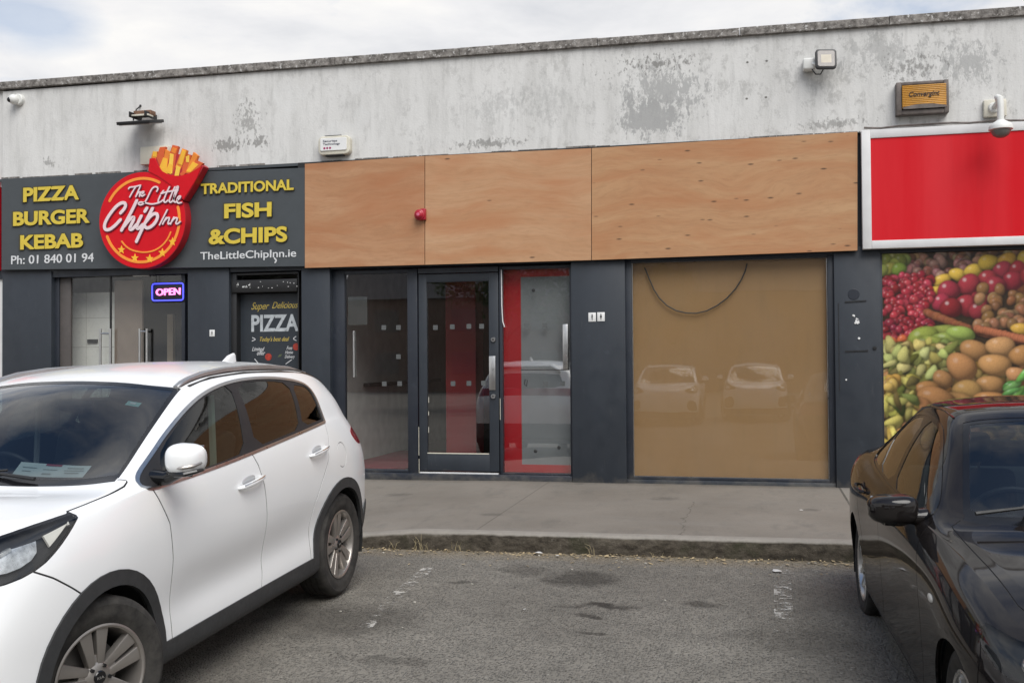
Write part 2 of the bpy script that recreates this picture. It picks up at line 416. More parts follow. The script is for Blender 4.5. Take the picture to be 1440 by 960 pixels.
def mat_ply(name, a, bcol, seed, flecks=0.0, split=None):
    """rotary-cut plywood face: long wavering grain, red to straw, dark pin knots"""
    m, N, b = new_mat(name); p = N.scale(N.pos(), (1, 1, 1), (seed * 3.7, 0, seed * 1.9))
    warp = N.noise(N.scale(p, (.32, 1, .75)), 1.5, 3, .5)
    px_ = N.n('ShaderNodeSeparateXYZ', {0: p})
    v = N.m('ADD', N.m('MULTIPLY', px_.outputs[2], 1.0), N.m('MULTIPLY', warp, .62))
    cv = N.n('ShaderNodeCombineXYZ', {0: N.m('MULTIPLY', px_.outputs[0], .10), 1: seed * 2.3, 2: v}).outputs[0]
    pv = N.n('ShaderNodeCombineXYZ', {0: px_.outputs[0], 1: 0.0, 2: v}).outputs[0]
    g1 = N.noise(cv, 7.5, 5, .6); g2 = N.noise(N.scale(cv, (1.6, 1, 1)), 42, 4, .65)
    c = N.mix(N.ramp(g1, [(.32, 0.0), (.68, 1.0)]), a, bcol)
    c = N.mix(N.m('MULTIPLY', N.ramp(g2, [(.45, 0.0), (.72, 1.0)]), .36), c, tuple(x * .70 for x in a))
    c = N.mix(N.m('MULTIPLY', N.ramp(N.noise(N.scale(pv, (.35, 1, 1.6)), 2.4, 3), [(.45, 0.0), (.68, 1.0)]), .7), c, (a[0] * .95, a[1] * .76, a[2] * .66))
    if flecks:
        v = N.n('ShaderNodeTexVoronoi', {'Vector': N.scale(p, (.75, .001, 2.6)), 'Scale': 5.2, 'Randomness': 1.0}, feature='F1')
        t = N.n('ShaderNodeSeparateColor', {0: v.outputs['Color']})
        f = N.m('MULTIPLY', N.m('LESS_THAN', t.outputs[0], flecks), N.ramp(v.outputs['Distance'], [(.07, 1.0), (.17, 0.0)]))
        c = N.mix(N.m('MULTIPLY', f, .8), c, (.05, .03, .02))
    lk(N, c, b.inputs['Base Color']); b.inputs['Roughness'].default_value = .6; b.inputs['Specular IOR Level'].default_value = .3
    lk(N, N.bump(g2, .15, .003), b.inputs['Normal']); return m
def mat_navy(name, col, rough=.5):
    """brushed-on shopfront paint with scuffs, drips and sun-fade"""
    m, N, b = new_mat(name); p = N.pos()
    c = N.mix(N.noise(N.scale(p, (1, 1, .3)), 3, 6, .65), tuple(x * .74 for x in col), tuple(min(1, x * 1.3 + .004) for x in col))
    c = N.mix(N.m('MULTIPLY', N.ramp(N.noise(p, 5, 7, .75), [(.60, 0.0), (.72, 1.0)]), .4), c, tuple(x * 2.0 + .02 for x in col))
    c = N.mix(N.m('MULTIPLY', N.ramp(N.noise(N.scale(p, (1, 1, .12)), 30, 5, .7), [(.60, 0.0), (.72, 1.0)]), .22), c, (.09, .09, .088))
    c = N.mix(N.m('MULTIPLY', N.ramp(N.noise(N.scale(p, (.4, 1, 2.5)), 55, 3, .6), [(.70, 0.0), (.74, 1.0)]), .35), c, (.22, .22, .21))
    z = N.n('ShaderNodeSeparateXYZ', {0: p}).outputs[2]
    f = N.ramp(N.m('SUBTRACT', N.m('MULTIPLY', N.noise(p, 4, 6, .7), .55), z), [(-.16, 0.0), (.12, 1.0)])
    c = N.mix(N.m('MULTIPLY', f, .55), c, (.12, .11, .095))
    lk(N, c, b.inputs['Base Color']); lk(N, N.ramp(N.noise(p, 6, 5), [(.3, rough - .1), (.7, rough + .12)]), b.inputs['Roughness'])
    lk(N, N.bump(N.noise(p, 60, 4), .12, .004), b.inputs['Normal']); return m
MT.update(
    tarmac=mat_tarmac(), path=mat_path(), kerb=mat_kerb(), render=mat_render(), coping=mat_coping(),
    ply1=mat_ply('plywood_red', (.385, .195, .098), (.455, .258, .142), 1, .0),
    ply2=mat_ply('plywood_tan', (.43, .235, .122), (.495, .300, .172), 2, .05),
    ply3=mat_ply('plywood_knotty', (.40, .208, .102), (.465, .278, .146), 3, .75),
    navy=mat_navy('navy_paint', (.019, .0245, .033)), navy_dark=mat_navy('dark_navy_paint', (.014, .018, .027), .45),
    grey_sign=plain('grey_sign_panel', (.052, .060, .066), .45, var=.06), black=plain('black_plastic', (.012, .012, .013), .45),
    yellow=plain('yellow_letter', (.62, .47, .05), .45, var=.06), white_letter=plain('white_letter', (.62, .63, .64), .5, var=.04),
    letter_edge=plain('letter_dark_outline', (.05, .045, .02), .5), red_gloss=plain('red_sign_gloss', (.58, .006, .014), .5, spec=.2, var=.05),
    red_side=plain('red_sign_return', (.40, .012, .02), .4, var=.1), red_dark=plain('dark_red_card', (.16, .01, .03), .5),
    orange=plain('orange_line', (.85, .28, .03), .45, var=.05), star=plain('star_yellow', (.85, .46, .03), .45, var=.05),
    pale=plain('pale_pink_letter', (.74, .60, .62), .5, var=.04),
    fry_a=plain('fry_yellow', (.80, .42, .03), .5), fry_b=plain('fry_orange', (.75, .22, .02), .5), fry_c=plain('fry_red', (.62, .10, .02), .5), fry_d=plain('fry_bright', (.82, .52, .06), .5),
    white_plastic=plain('white_plastic', (.66, .66, .63), .45, var=.06), cream_plastic=plain('aged_cream_plastic', (.58, .55, .46), .5, var=.1),
    white_sticker=plain('white_sticker', (.70, .70, .69), .5, var=.03), rust=plain('rusty_metal', (.16, .085, .05), .8, var=.35, scale=20),
    steel=plain('brushed_steel', (.55, .55, .54), .32, metal=1, var=.06), chrome=plain('chrome', (.75, .75, .75), .12, metal=1, var=.03),
    white_frame=plain('white_sign_frame', (.64, .635, .63), .7, spec=.2, var=.05),
    card=None, glass=glass('shop_glass', (.95, .965, .96), 0.008, .95, .02, True), door_glass=glass('vacant_shop_glass', (.975, .98, .975), 0.003, 3.1, .008), glass_clear=glass('clear_glass', (.975, .98, .975), 0, .9),
    tile=plain('white_wall_tile', (.66, .66, .62), .3, var=.04), tan_panel=plain('tan_panel', (.23, .18, .145), .5, var=.08),
    dark_room=plain('dark_interior', (.035, .034, .033), .7, var=.25, scale=2), floor_dark=plain('dark_floor_tile', (.05, .048, .046), .4),
    white_panel=plain('white_cabinet_panel', (.88, .90, .89), .35, var=.03), red_panel=plain('red_interior_panel', (.30, .008, .014), .4, var=.06),
    grey_panel=plain('pale_grey_board', (.24, .255, .265), .45, var=.04), mat_red=plain('red_floor_mat', (.20, .01, .03), .9),
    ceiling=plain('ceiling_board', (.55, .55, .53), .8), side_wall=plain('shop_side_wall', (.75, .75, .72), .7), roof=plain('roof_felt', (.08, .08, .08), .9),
    lens=plain('floodlight_lens', (.26, .24, .225), .25, var=.05), rubber=plain('black_rubber', (.018, .018, .018), .6),
    neon_pink=plain('neon_pink_tube', (.9, .3, .6), .4, emit=(1.0, .18, .55), estr=1.6), neon_blue=plain('neon_blue_tube', (.1, .12, .8), .4, emit=(.05, .06, .9), estr=1.3),
)
def mat_card():
    m, N, b = new_mat('brown_hardboard'); p = N.pos()
    c = N.mix(N.noise(p, .9, 5), (.300, .160, .063), (.355, .20, .085))
    c = N.mix(N.m('MULTIPLY', N.ramp(N.noise(N.scale(p, (1, 1, .2)), 14, 4), [(.5, 0.0), (.8, 1.0)]), .25), c, (.21, .135, .06))
    lk(N, c, b.inputs['Base Color']); b.inputs['Roughness'].default_value = .7; return m
MT['card'] = mat_card()

# ------------------------------------------------------------------ ground, footpath, kerb
def gz(y): return 0.0 if y > -5.2 else max(-.16, .042 * (y + 5.2))
def sheet(name, xs, ys, zf, mat):
    bm = bmesh.new(); V = [[bm.verts.new((x, y, zf(x, y))) for x in xs] for y in ys]
    for j in range(len(ys) - 1):
        for i in range(len(xs) - 1): bm.faces.new((V[j][i], V[j][i + 1], V[j + 1][i + 1], V[j + 1][i]))
    o = finish(bm, name, mat); return tag(o, kind='structure')
tag(sheet('ground', [-900, -40, -12, -4, 0, 4, 12, 40, 900], [-900, -60, -20, -9.2, -8.9, -8.4, -7.6, -6.8, -6, -5.5, -5.2, -4.8, -3, 0, 60, 900], lambda x, y: gz(y), MT['tarmac']), 'worn grey tarmac of the parking bays')
def ky(x): return -3.335 + .032 * x
KX = [-30, -5.2, -4.6, -3.9, -3.55, -3.3, -3.1, -2.93, -2.75, -2.4, -1.9, -1.3, -.7, -.2, .3, .9, 1.6, 3, 6, 30]
def kz(x):
    if x > -2.85: return .16
    if x > -3.35: return .115 + .045 * (x + 3.35) / .5
    if x > -4.2: return .03 + .085 * (x + 4.2) / .85
    return .03
def fz(x, t): return kz(x) + (.205 - kz(x)) * t
bm = bmesh.new(); rings = []
rk = random.Random(3)
def fine_x():
    out = [-30]; x = -5.0
    while x < 6: out.append(x); x += .09
    return out + [30]
for x in fine_x():
    y, z = ky(x), kz(x); j = [rk.uniform(-.012, .012) for _ in range(6)]
    rings.append([bm.verts.new((x, y + a, b)) for a, b in ((-.004 + j[0], -.12), (0 + j[1], z * .45 + j[2] * .5), (.006 + j[3] * .8, z - .03), (.022 + j[4] * .6, z - .006), (.05 + j[5], z + .001), (.14, z + .0005))])
for A, B in zip(rings[:-1], rings[1:]):
    for k in range(5): bm.faces.new((A[k], B[k], B[k + 1], A[k + 1]))
bmesh.ops.recalc_face_normals(bm, faces=bm.faces)
if sum(f.normal.z for f in bm.faces) < 0: bmesh.ops.reverse_faces(bm, faces=bm.faces)
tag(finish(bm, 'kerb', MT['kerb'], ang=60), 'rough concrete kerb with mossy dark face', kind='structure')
bm = bmesh.new(); T = [0, .2, .45, .7, 1.0]
V = [[bm.verts.new((x, (ky(x) + .14) * (1 - t) + .30 * t, fz(x, t * .95))) for t in T] for x in KX]
for i in range(len(KX) - 1):
    for k in range(4): bm.faces.new((V[i][k], V[i + 1][k], V[i + 1][k + 1], V[i][k + 1]))
tag(finish(bm, 'footpath', MT['path']), 'grey concrete footpath in front of the shops', kind='structure')
# worn bay lines: thin paint sheets eaten away by traffic
def mat_line():
    m, N, b = new_mat('worn_line_paint'); p = N.pos()
    f = N.m('MULTIPLY', N.noise(p, 11, 7, .8), N.ramp(N.noise(p, 3.0, 3), [(.3, .82), (.7, 1.08)]))
    a = N.ramp(f, [(.503, 0.0), (.56, .9)])
    b.inputs['Base Color'].default_value = (.46, .44, .40, 1); b.inputs['Roughness'].default_value = .85
    lk(N, a, b.inputs['Alpha']); return m
MT['line'] = mat_line()
for (a, c2, w) in (((604, 797), (512, 875), .10), ((1099, 792), (1103, 885), .12)):
    A, B = G(*a, .004), G(*c2, .004); d = (B - A); d.z = 0; nrm = Vector((-d.y, d.x, 0)).normalized() * w / 2
    bm = bmesh.new(); prev = None
    for k in range(9):
        q = A + d * (k / 8); q.z = gz(q.y) + .004
        cur = (bm.verts.new(q - nrm), bm.verts.new(q + nrm))
        if prev: bm.faces.new((prev[0], cur[0], cur[1], prev[1]))
        prev = cur
    bmesh.ops.recalc_face_normals(bm, faces=bm.faces)
    tag(finish(bm, 'bay_line', MT['line']), 'worn white bay line on the tarmac', kind='structure')
# ------------------------------------------------------------------ the row of shops
B = thing('shop_building', 'long single storey shop building with weathered white parapet above dark navy shopfronts', 'building', (0, 2.5, .2))
XL, XR = -14.0, 8.5
x_j = W(5, 200)[0]
ZB = 4.118                                   # underside of the white parapet
MB().box(x_j + .012, XR, -.03, .28, ZB, 5.30).build('parapet_wall', MT['render'], B)
MB().box(XL, x_j - .006, .0, .28, ZB - .1, 5.32).build('parapet_wall', MT['render'], B)
mb = MB()
def ctop(x): return 5.42 - .06 * max(0, min(1, (x + 9.87) / 12.7))
segs = [XL, -9.87, -8.2, -6.6, -5.0, -3.4, -1.72, -.1, 1.5, 3.1, 4.7, 6.4, XR]
rc = random.Random(5)
for a, b2 in zip(segs[:-1], segs[1:]):
    d = rc.uniform(-.006, .006)
    mb.prism([(a + .003, ctop(a) - .095), (b2 - .003, ctop(b2) - .095), (b2 - .003, ctop(b2) + d), (a + .003, ctop(a) + d)], -.075 + d, .34, bev=.006)
mb.build('coping', MT['coping'], B)
MB().box(XL, XR, .30, 8.0, 5.02, 5.10).build('roof', MT['roof'], B)
MB().box(XL, XR, .02, .27, 2.78, ZB - .004).build('fascia_backing', MT['navy_dark'], B)
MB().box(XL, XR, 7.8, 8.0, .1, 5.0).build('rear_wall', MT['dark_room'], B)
MB().box(XL, XR, .30, 7.8, 2.98, 3.02).build('shop_ceiling', MT['ceiling'], B)
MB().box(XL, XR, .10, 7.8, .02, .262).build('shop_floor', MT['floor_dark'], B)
def pillar(pa, pb, y0=0.0, mat='navy', n='pillar', y1=.30):
    a, b2 = W(pa, 480, y0)[0], W(pb, 480, y0)[0]
    return MB().box(a, b2, y0, y1, .1, 2.86, bev=.004).build(n, MT[mat], B)
pillar(3, 72); pillar(264, 322); pillar(424, 464); pillar(803.5, 879.5); pillar(1174, 1239.5)
xn = W(3, 480)[0] - .01
MB().box(xn - .7, xn, .05, .2, .1, 2.9).build('pillar', MT['white_frame'], B); MB().box(XL, xn - .7, .05, .2, .1, .75).build('stall_riser', MT['white_frame'], B)
_f = MB()
for a_, b_, c_, d_ in ((XL, xn - .7, 2.75, 2.9), (XL, xn - .7, .75, .82), (xn - .76, xn - .7, .82, 2.75), (-12.6, -12.54, .82, 2.75)): _f.box(a_, b_, .06, .16, c_, d_, .003)
_f = _f.build('shop_window', MT['white_frame'], B); MB().box(XL, xn - .76, .10, .106, .82, 2.75).build('pane', MT['glass'], _f)
# side walls between the units
for px, dx in ((452, .06), (845, .06), (1206, .06), (10, .06)):
    x = W(px, 480, .3)[0]
    MB().box(x - dx, x + dx, .305, 7.8, .262, 2.98).build('party_wall', MT['side_wall'], B)

def rect_frame(mb, x0, x1, z0, z1, y0, y1, wl, wr, wt, wb, bev=.003):
    mb.box(x0, x0 + wl, y0, y1, z0, z1, bev); mb.box(x1 - wr, x1, y0, y1, z0, z1, bev)
    mb.box(x0 + wl, x1 - wr, y0 + .002, y1 - .002, z1 - wt, z1 - .001, bev); mb.box(x0 + wl, x1 - wr, y0 + .002, y1 - .002, z0 + .001, z0 + wb, bev)
YW = .14
def X(px, y=YW): return W(px, 520, y)[0]
def Z(px, py, y=YW): return W(px, py, y)[1]
# --- vacant unit: window, door, window
zs = Z(508, 662.6); zt = Z(560, 379)
MB().box(X(465), X(806), .02, .30, .16, zs, .004).build('door_step', MT['navy_dark'], B)
f = MB(); rect_frame(f, X(465), X(589), zs, zt, .09, .17, X(487) - X(465), X(589) - X(575), .05, .035)
wf = f.build('shop_window', MT['navy_dark'], B)
MB().box(X(487), X(575), .125, .131, zs + .034, zt - .048).build('pane', MT['door_glass'], wf)
f = MB(); rect_frame(f, X(704), X(806), zs, zt, .09, .17, .035, .028, .04, .02)
wf2 = f.build('shop_window', MT['navy_dark'], B)
MB().box(X(704) + .035, X(806) - .028, .125, .131, zs + .019, zt - .039).build('pane', MT['door_glass'], wf2)
# door leaf
dx0, dx1 = X(590.5), X(702.5); dz0 = Z(640, 663) + .015; dz1 = Z(640, 385)
f = MB(); rect_frame(f, dx0, dx1, dz0, dz1, .10, .155, X(601.7) - dx0, dx1 - X(689), .10, Z(640, 637) - dz0)
door = f.build('glazed_door', MT['navy'], B)
MB().box(X(601.7), X(689), .125, .131, Z(640, 637) - .001, dz1 - .1).build('pane', MT['door_glass'], door)
MB().box(X(689.2), X(698), .088, .101, Z(692, 548), Z(692, 500.5), .003).build('push_plate', MT['steel'], door)
for py in (477.5, 557):
    q = W(694, py, .1); MB().lathe([(0, -.024), (.026, -.024), (.030, -.018), (.030, .002)], (q[0], .1, q[1]), 'y', 20).build('lock', MT['steel'], door)
    MB().lathe([(0, -.03), (.010, -.03), (.010, -.02)], (q[0], .1, q[1]), 'y', 12).build('lock', MT['black'], door)
MB().box(dx0 + .01, dx1 - .01, .085, .16, zs, zs + .014).build('threshold', MT['white_frame'], B)
MB().box(dx0, dx1, .09, .17, dz1 + .01, zt).build('door_head', MT['navy_dark'], B)
# white weather strip hanging loose at the jamb and scratches where paint chipped
rs = random.Random(11)
MB().tube([(X(707.5), .085, Z(707, 380)), (X(707.8), .083, Z(707, 430)), (X(709), .08, Z(708, 452)), (X(711.5), .083, Z(711, 460))], .007, 6).build('loose_seal_strip', MT['white_frame'], B)
mb = MB()
for px, y0, y1 in ((588.6, 600, 640), (589, 645, 668), (703, 560, 590), (602.5, 558, 566), (602.4, 578, 584), (602.5, 600, 608)):
    a = W(px, y0, .088); b2 = W(px, y1, .088); mb.box(a[0], a[0] + .006, .087, .0895, b2[1], a[1])
mb.box(X(602), X(688), .098, .0995, Z(640, 637.5), Z(640, 636))
finish_each(mb.bm, 'paint_chip', MT['cream_plastic'], B)
# manifestation stickers on the glass
def glass_sticker(px, py, parent, s=.058, mt='white_sticker'):
    q = W(px, py, .122); MB().box(q[0] - s / 2, q[0] + s / 2, .1185, .1235, q[1] - s / 2, q[1] + s / 2).build('glass_sticker', MT[mt], parent)
MT['frost'] = plain('frosted_sticker', (.085, .09, .09), .6)
for zx, zy in ((232, 292), (292, 292), (292, 411), (234, 522), (297, 521)): glass_sticker(460 + zx / 2.908, 360 + zy / 2.908, wf, mt='frost')
for zx, zy in ((443, 292), (512, 289), (580, 287), (632, 287), (515, 521), (580, 520), (640, 519)): glass_sticker(460 + zx / 2.908, 360 + zy / 2.908, door, mt='frost')
for zx, zy in ((815, 286), (890, 284), (893, 523), (962, 521)): glass_sticker(460 + zx / 2.908, 360 + zy / 2.908, wf2, mt='frost')
# notice sheet in the window and the long chrome pulls
q0, q1 = W(490, 457, .15), W(517, 417, .15)
MB().box(q0[0], q1[0], .134, .137, q0[1], q1[1]).build('notice_sheet', MT['frost'], wf)
MB().tube([(X(499), .105, Z(499, 465)), (X(499.5), .10, Z(499, 530))], .011, 8).build('window_cord', MT['steel'], wf)
MB().box(X(793), X(800.5), .07, .12, Z(796, 519), Z(796, 456), .006).build('pull_handle', MT['steel'], wf2)
mb = MB(); mb.tube([(X(739), .12, Z(739, 533)), (X(738), .11, Z(739, 540)), (X(741), .11, Z(741, 543)), (X(742), .12, Z(741, 534))], .006, 6)
for px, py in ((750, 408), (753, 634), (786, 629)):
    q = W(px, py, .12); mb.lathe([(0, -.012), (.018, -.008), (.022, .002)], (q[0], .12, q[1]), 'y', 14)
mb.box(X(733), X(801), .1185, .1235, Z(760, 520.4), Z(760, 519.2)); finish_each(mb.bm, 'glass_fitting', MT['rubber'], wf2)

# interior of the vacant unit
t = thing('white_counter', 'white panelled counter with dark top inside the empty shop', 'counter', (-5.6, 2.7, .262))
MB().box(-5.85, -5.35, .6, 4.9, .31, 1.28, .004).build('cabinet', MT['white_panel'], t)
mb = MB()
for y in (1.5, 2.6, 3.8): mb.box(-5.352, -5.347, y, y + .02, .31, 1.28)
finish_each(mb.bm, 'panel_joint', MT['black'], t)
MB().box(-5.87, -5.20, 1.6, 5.0, 1.28, 1.33, .004).build('counter_top', MT['black'], t)
MB().box(-5.55, -5.48, 1.7, 4.9, 1.33, 2.35).build('dark_screen', MT['black'], t)
tag(MB().box(-5.75, -5.6, .6, 1.6, 1.34, 2.75).build('white_wall_panel', MT['white_panel']), 'pale wall panel behind the window beside the empty shop counter', 'wall panel')
tag(MB().box(X(627, 1.3), X(669, 1.3), 1.3, 1.7, .262, 2.75).build('red_column', MT['red_panel']), 'dark red square column seen through the glazed door', 'column')
tag(MB().box(-5.25, -4.3, .5, 3.0, .264, .275).build('floor_mat', MT['mat_red']), 'red mat on the dark floor of the empty shop', 'floor mat')
t = thing('display_board', 'pale grey board with red border standing right behind the shop glass', 'display board', (X(755), .22, .262))
yb = .20
MT['red_border'] = plain('red_display_border', (.46, .008, .016), .4, var=.06)
f = MB(); bx0, bx1 = X(708, yb), X(804, yb) ; bz0, bz1 = Z(755, 664, yb), Z(755, 378, yb)
MB().box(bx0, X(733, yb), yb, yb + .03, bz0, bz1).build('red_border', MT['red_border'], t)
MB().box(X(733, yb) + .001, bx1, yb, yb + .03, bz0, Z(755, 653, yb)).build('red_border', MT['red_border'], t)
MB().box(X(733, yb) + .001, bx1, yb, yb + .03, Z(755, 389, yb), bz1).build('red_border', MT['red_border'], t)
MB().box(X(733, yb), bx1, yb + .005, yb + .02, Z(755, 653, yb), Z(755, 389, yb)).build('grey_sheet', MT['grey_panel'], t)

# --- boarded window
wz0, wz1 = Z(1000, 672), Z(1000, 366)
MB().box(X(881), X(1173), .03, .30, .16, wz0 - .02, .004).build('window_sill', MT['navy'], B)
f = MB(); rect_frame(f, X(880), X(1174), wz0 - .02, wz1 + .06, .05, .16, X(890.5) - X(880), X(1174) - X(1164.5), .07, .035)
bw = f.build('shop_window', MT['navy_dark'], B)
MB().box(X(890.5), X(1164.5), .10, .106, wz0 + .014, wz1 - .008).build('pane', MT['glass'], bw)
mb = MB(); mb.box(X(890.5) - .01, X(1164.5) + .01, .128, .14, wz0, wz1); mb.build('brown_board', MT['card'], bw)
mb = MB()
mb.box(X(890.5), X(891.3), .098, .108, wz0 + .012, wz1); mb.box(X(1163.3), X(1164.2), .098, .108, wz0 + .012, wz1); mb.box(X(891), X(1164), .096, .1, wz1 - .012, wz1 - .005); mb.box(X(891), X(1164), .094, .1, wz0 + .012, wz0 + .017)
mb.build('glazing_bead', MT['steel'], bw)
tag(MB().tube([(W(800 + a / 2.667, 340 + b2 / 2.667, .09)[0], .092, W(800 + a / 2.667, 340 + b2 / 2.667, .09)[1]) for a, b2 in ((284, 96), (297, 128), (318, 178), (340, 212), (368, 239), (402, 258), (440, 267), (478, 268), (516, 259), (556, 239), (592, 212), (625, 176), (648, 140), (662, 108), (668, 82))], .0075, 7).build('slack_cable', MT['rubber']), 'black cable hanging in a loop across the boarded shop window', 'cable')
# little things left on the pillars
def wall_sign(px, py, w, h, y, label, figure=True, pic=1):
    t = thing('door_sign', label, 'sign', (W(px, py, y)[0], y, W(px, py, y)[1]))
    a = t.location
    MB().box(a.x - w / 2, a.x + w / 2, y - .006, y - .0005, a.z - h / 2, a.z + h / 2, .001).build('plate', MT['white_sticker'], t)
    if figure:
        mb = MB(); mb.ell((a.x, y - .007, a.z + h * .26), (h * .07, .002, h * .07), 10, 6)
        mb.prism([(a.x - w * .09, a.z + h * .17), (a.x + w * .09, a.z + h * .17), (a.x + w * (.13 if pic == 2 else .08), a.z - h * .08), (a.x + w * .05, a.z - h * .08), (a.x + w * .05, a.z - h * .32), (a.x - w * .05, a.z - h * .32), (a.x - w * .05, a.z - h * .08), (a.x - w * (.13 if pic == 2 else .08), a.z - h * .08)], y - .0085, y - .0055)
        mb.build('figure', MT['black'], t)
    return t
wall_sign(832.8, 445.8, .088, .105, 0, 'white square sign with dark figure, nearer the glazed door on the navy pillar', True, 1)
wall_sign(845.2, 445.3, .088, .105, 0, 'white square sign with dark figure, nearer the boarded window on the navy pillar', True, 2)
wall_sign(298.5, 468.3, .072, .085, 0, 'small white square sign on the pillar beside the pizza poster door', True, 1)
t = thing('pillar_fixings', 'dark round mark and torn fixings left on navy pillar by the fruit poster', 'wall fixings', (W(1200, 450)[0], 0, W(1200, 450)[1]))
z7 = lambda a, b2: W(800 + a / 2.667, 340 + b2 / 2.667)
q = z7(1068, 197); MB().lathe([(0, -.004), (.058, -.004), (.064, .001)], (q[0], 0, q[1]), 'y', 24).build('round_plug', MT['navy_dark'], t)
mb = MB()
for a, b2 in (((1035, 226), (1116, 221)), ((1035, 411), (1122, 408))):
    p, r = z7(*a), z7(*b2); mb.prism([(p[0], p[1] - .008), (r[0], r[1] - .008), (r[0], r[1] + .008), (p[0], p[1] + .008)], -.006, .002)
mb.box(z7(1010, 300)[0], z7(1013, 300)[0], -.003, .001, z7(1010, 560)[1], z7(1010, 230)[1])
q = z7(1147, 398); mb.lathe([(0, -.012), (.02, -.010), (.022, .001)], (q[0], 0, q[1]), 'y', 14); mb.build('dark_strip', MT['black'], t)
mb = MB()
rr = random.Random(4)
for k in range(9):
    q = z7(1076 + rr.uniform(-11, 11), 290 + rr.uniform(-16, 16)); s = rr.uniform(.008, .02)
    mb.prism([(q[0] + s * math.cos(u + rr.uniform(-.3, .3)) * rr.uniform(.6, 1.2), q[1] + s * math.sin(u) * rr.uniform(.6, 1.3)) for u in [i * 1.05 for i in range(6)]], -.004 - k * .0003, .001)
mb.build('torn_sticker', MT['white_sticker'], t); mb = MB()
q = z7(1088, 362); mb.lathe([(0, -.01), (.012, -.008), (.014, .001)], (q[0], 0, q[1]), 'y', 12); mb.build('screw', MT['white_sticker'], t); mb = MB(); q = z7(1040, 517); mb.lathe([(0, -.008), (.009, -.006), (.01, .001)], (q[0], 0, q[1]), 'y', 12); mb.build('screw', MT['white_sticker'], t)

# --- plywood boards over the old fascia
def board(name, px0, px1, mat, label, tl, tr, bl, br, th=.018):
    p = [W(px0 + .45, bl, -.05), W(px1 - .45, br, -.05), W(px1 - .45, tr, -.05), W(px0 + .45, tl, -.05)]
    o = MB().prism(p, -.05 - th, -.05, bev=.0015).build(name, MT[mat]); return tag(o, label, 'plywood board', 'plywood boards over the old shop fascia')
board('plywood_board', 429, 598, 'ply1', 'plain reddish plywood board, shortest of the three above the shopfront', 231, 220, 377, 372.5)
board('plywood_board', 598, 832, 'ply2', 'pale tan plywood board above the glazed door, between the other two boards', 220, 209, 372.5, 366)
board('plywood_board', 832, 1206, 'ply3', 'longest plywood board flecked with dark knots above the boarded window', 209, 186, 366, 352.5)
MB().box(X(429), X(1207), -.05, .02, 2.86, 4.116).build('batten_frame', MT['black'], B)
# old sealant drips and dark gap under the parapet
mb = MB(); rr = random.Random(8)
x = x_j
while x < XR - .4:
    l = rr.uniform(.15, .7); hh = rr.uniform(.006, .02)
    if rr.random() < .72: mb.box(x, x + l, -.037 - rr.uniform(0, .008), -.028, ZB - rr.uniform(.002, .012), ZB + hh)
    x += l + rr.uniform(0, .2)
finish_each(mb.bm, 'parapet_drip', MT['coping'], B)

# --- grey takeaway fascia with its lettering
S = thing('takeaway_sign', 'long dark grey takeaway fascia sign with raised yellow lettering', 'shop sign', (W(215, 310)[0], -.05, 2.85))
p = [W(2, 379.5, -.06), W(429, 374.5, -.06), W(429, 236, -.06), W(2, 251.5, -.06)]
MB().prism(p, -.06, .018, bev=.003).build('panel', MT['grey_sign'], S)
ys = -.0605
for body, lb, rb, lt, off in (('PIZZA', (33, 284), (111.5, 281), (33, 262.7), .036), ('BURGER', (18.8, 317.8), (126.6, 313.4), (18.8, 297), .036), ('KEBAB', (28.8, 351), (117, 348), (28.8, 329.7), .036),
                              ('TRADITIONAL', (282.8, 272), (413, 268.5), (282.8, 256.5), .03), ('FISH', (315.6, 307), (382, 304.7), (315.6, 285.5), .036), ('&CHIPS', (293.7, 343), (404, 340.6), (293.7, 320.5), .036)):
    letters('lettering', body, lb, rb, lt, ys, MT['letter_edge'], S, .018, off, grow=.012)  # dark outline behind the yellow letters
    letters('lettering', body, lb, rb, lt, ys - .018, MT['yellow'], S, .006, off)
letters('lettering', 'Ph: 01 840 01 94', (16, 371.2), (132, 368.4), (16, 358.6), ys, MT['white_letter'], S, .006, .008)
letters('lettering', 'TheLittleChipInn.ie', (282, 364.6), (416.6, 361.6), (282, 353.4), ys, MT['white_letter'], S, .006, .008)
mb = MB(); a, b2 = W(386, 363, ys), W(389, 369, ys); mb.stroke([(a[0], a[1]), (a[0] + .03, a[1] - .03), (b2[0] - .02, b2[1])], .018, ys - .004, ys); mb.build('paint_drip', MT['white_letter'], S)
# neighbour's red fascia on the left
t = thing('red_neighbour_sign', 'sliver of red fascia on the neighbouring shop beyond the grey takeaway sign', 'shop sign', (W(-90, 300)[0], -.04, 2.9))
MB().box(XL, W(0.6, 300)[0], -.05, .018, W(0, 380)[1], W(0, 254)[1]).build('panel', MT['red_gloss'], t)
# raceway above the grey sign
MB().box(W(2, 240)[0], W(428, 240)[0], -.045, .02, W(200, 246)[1], ZB - .004).build('sign_raceway', MT['grey_sign'], B)

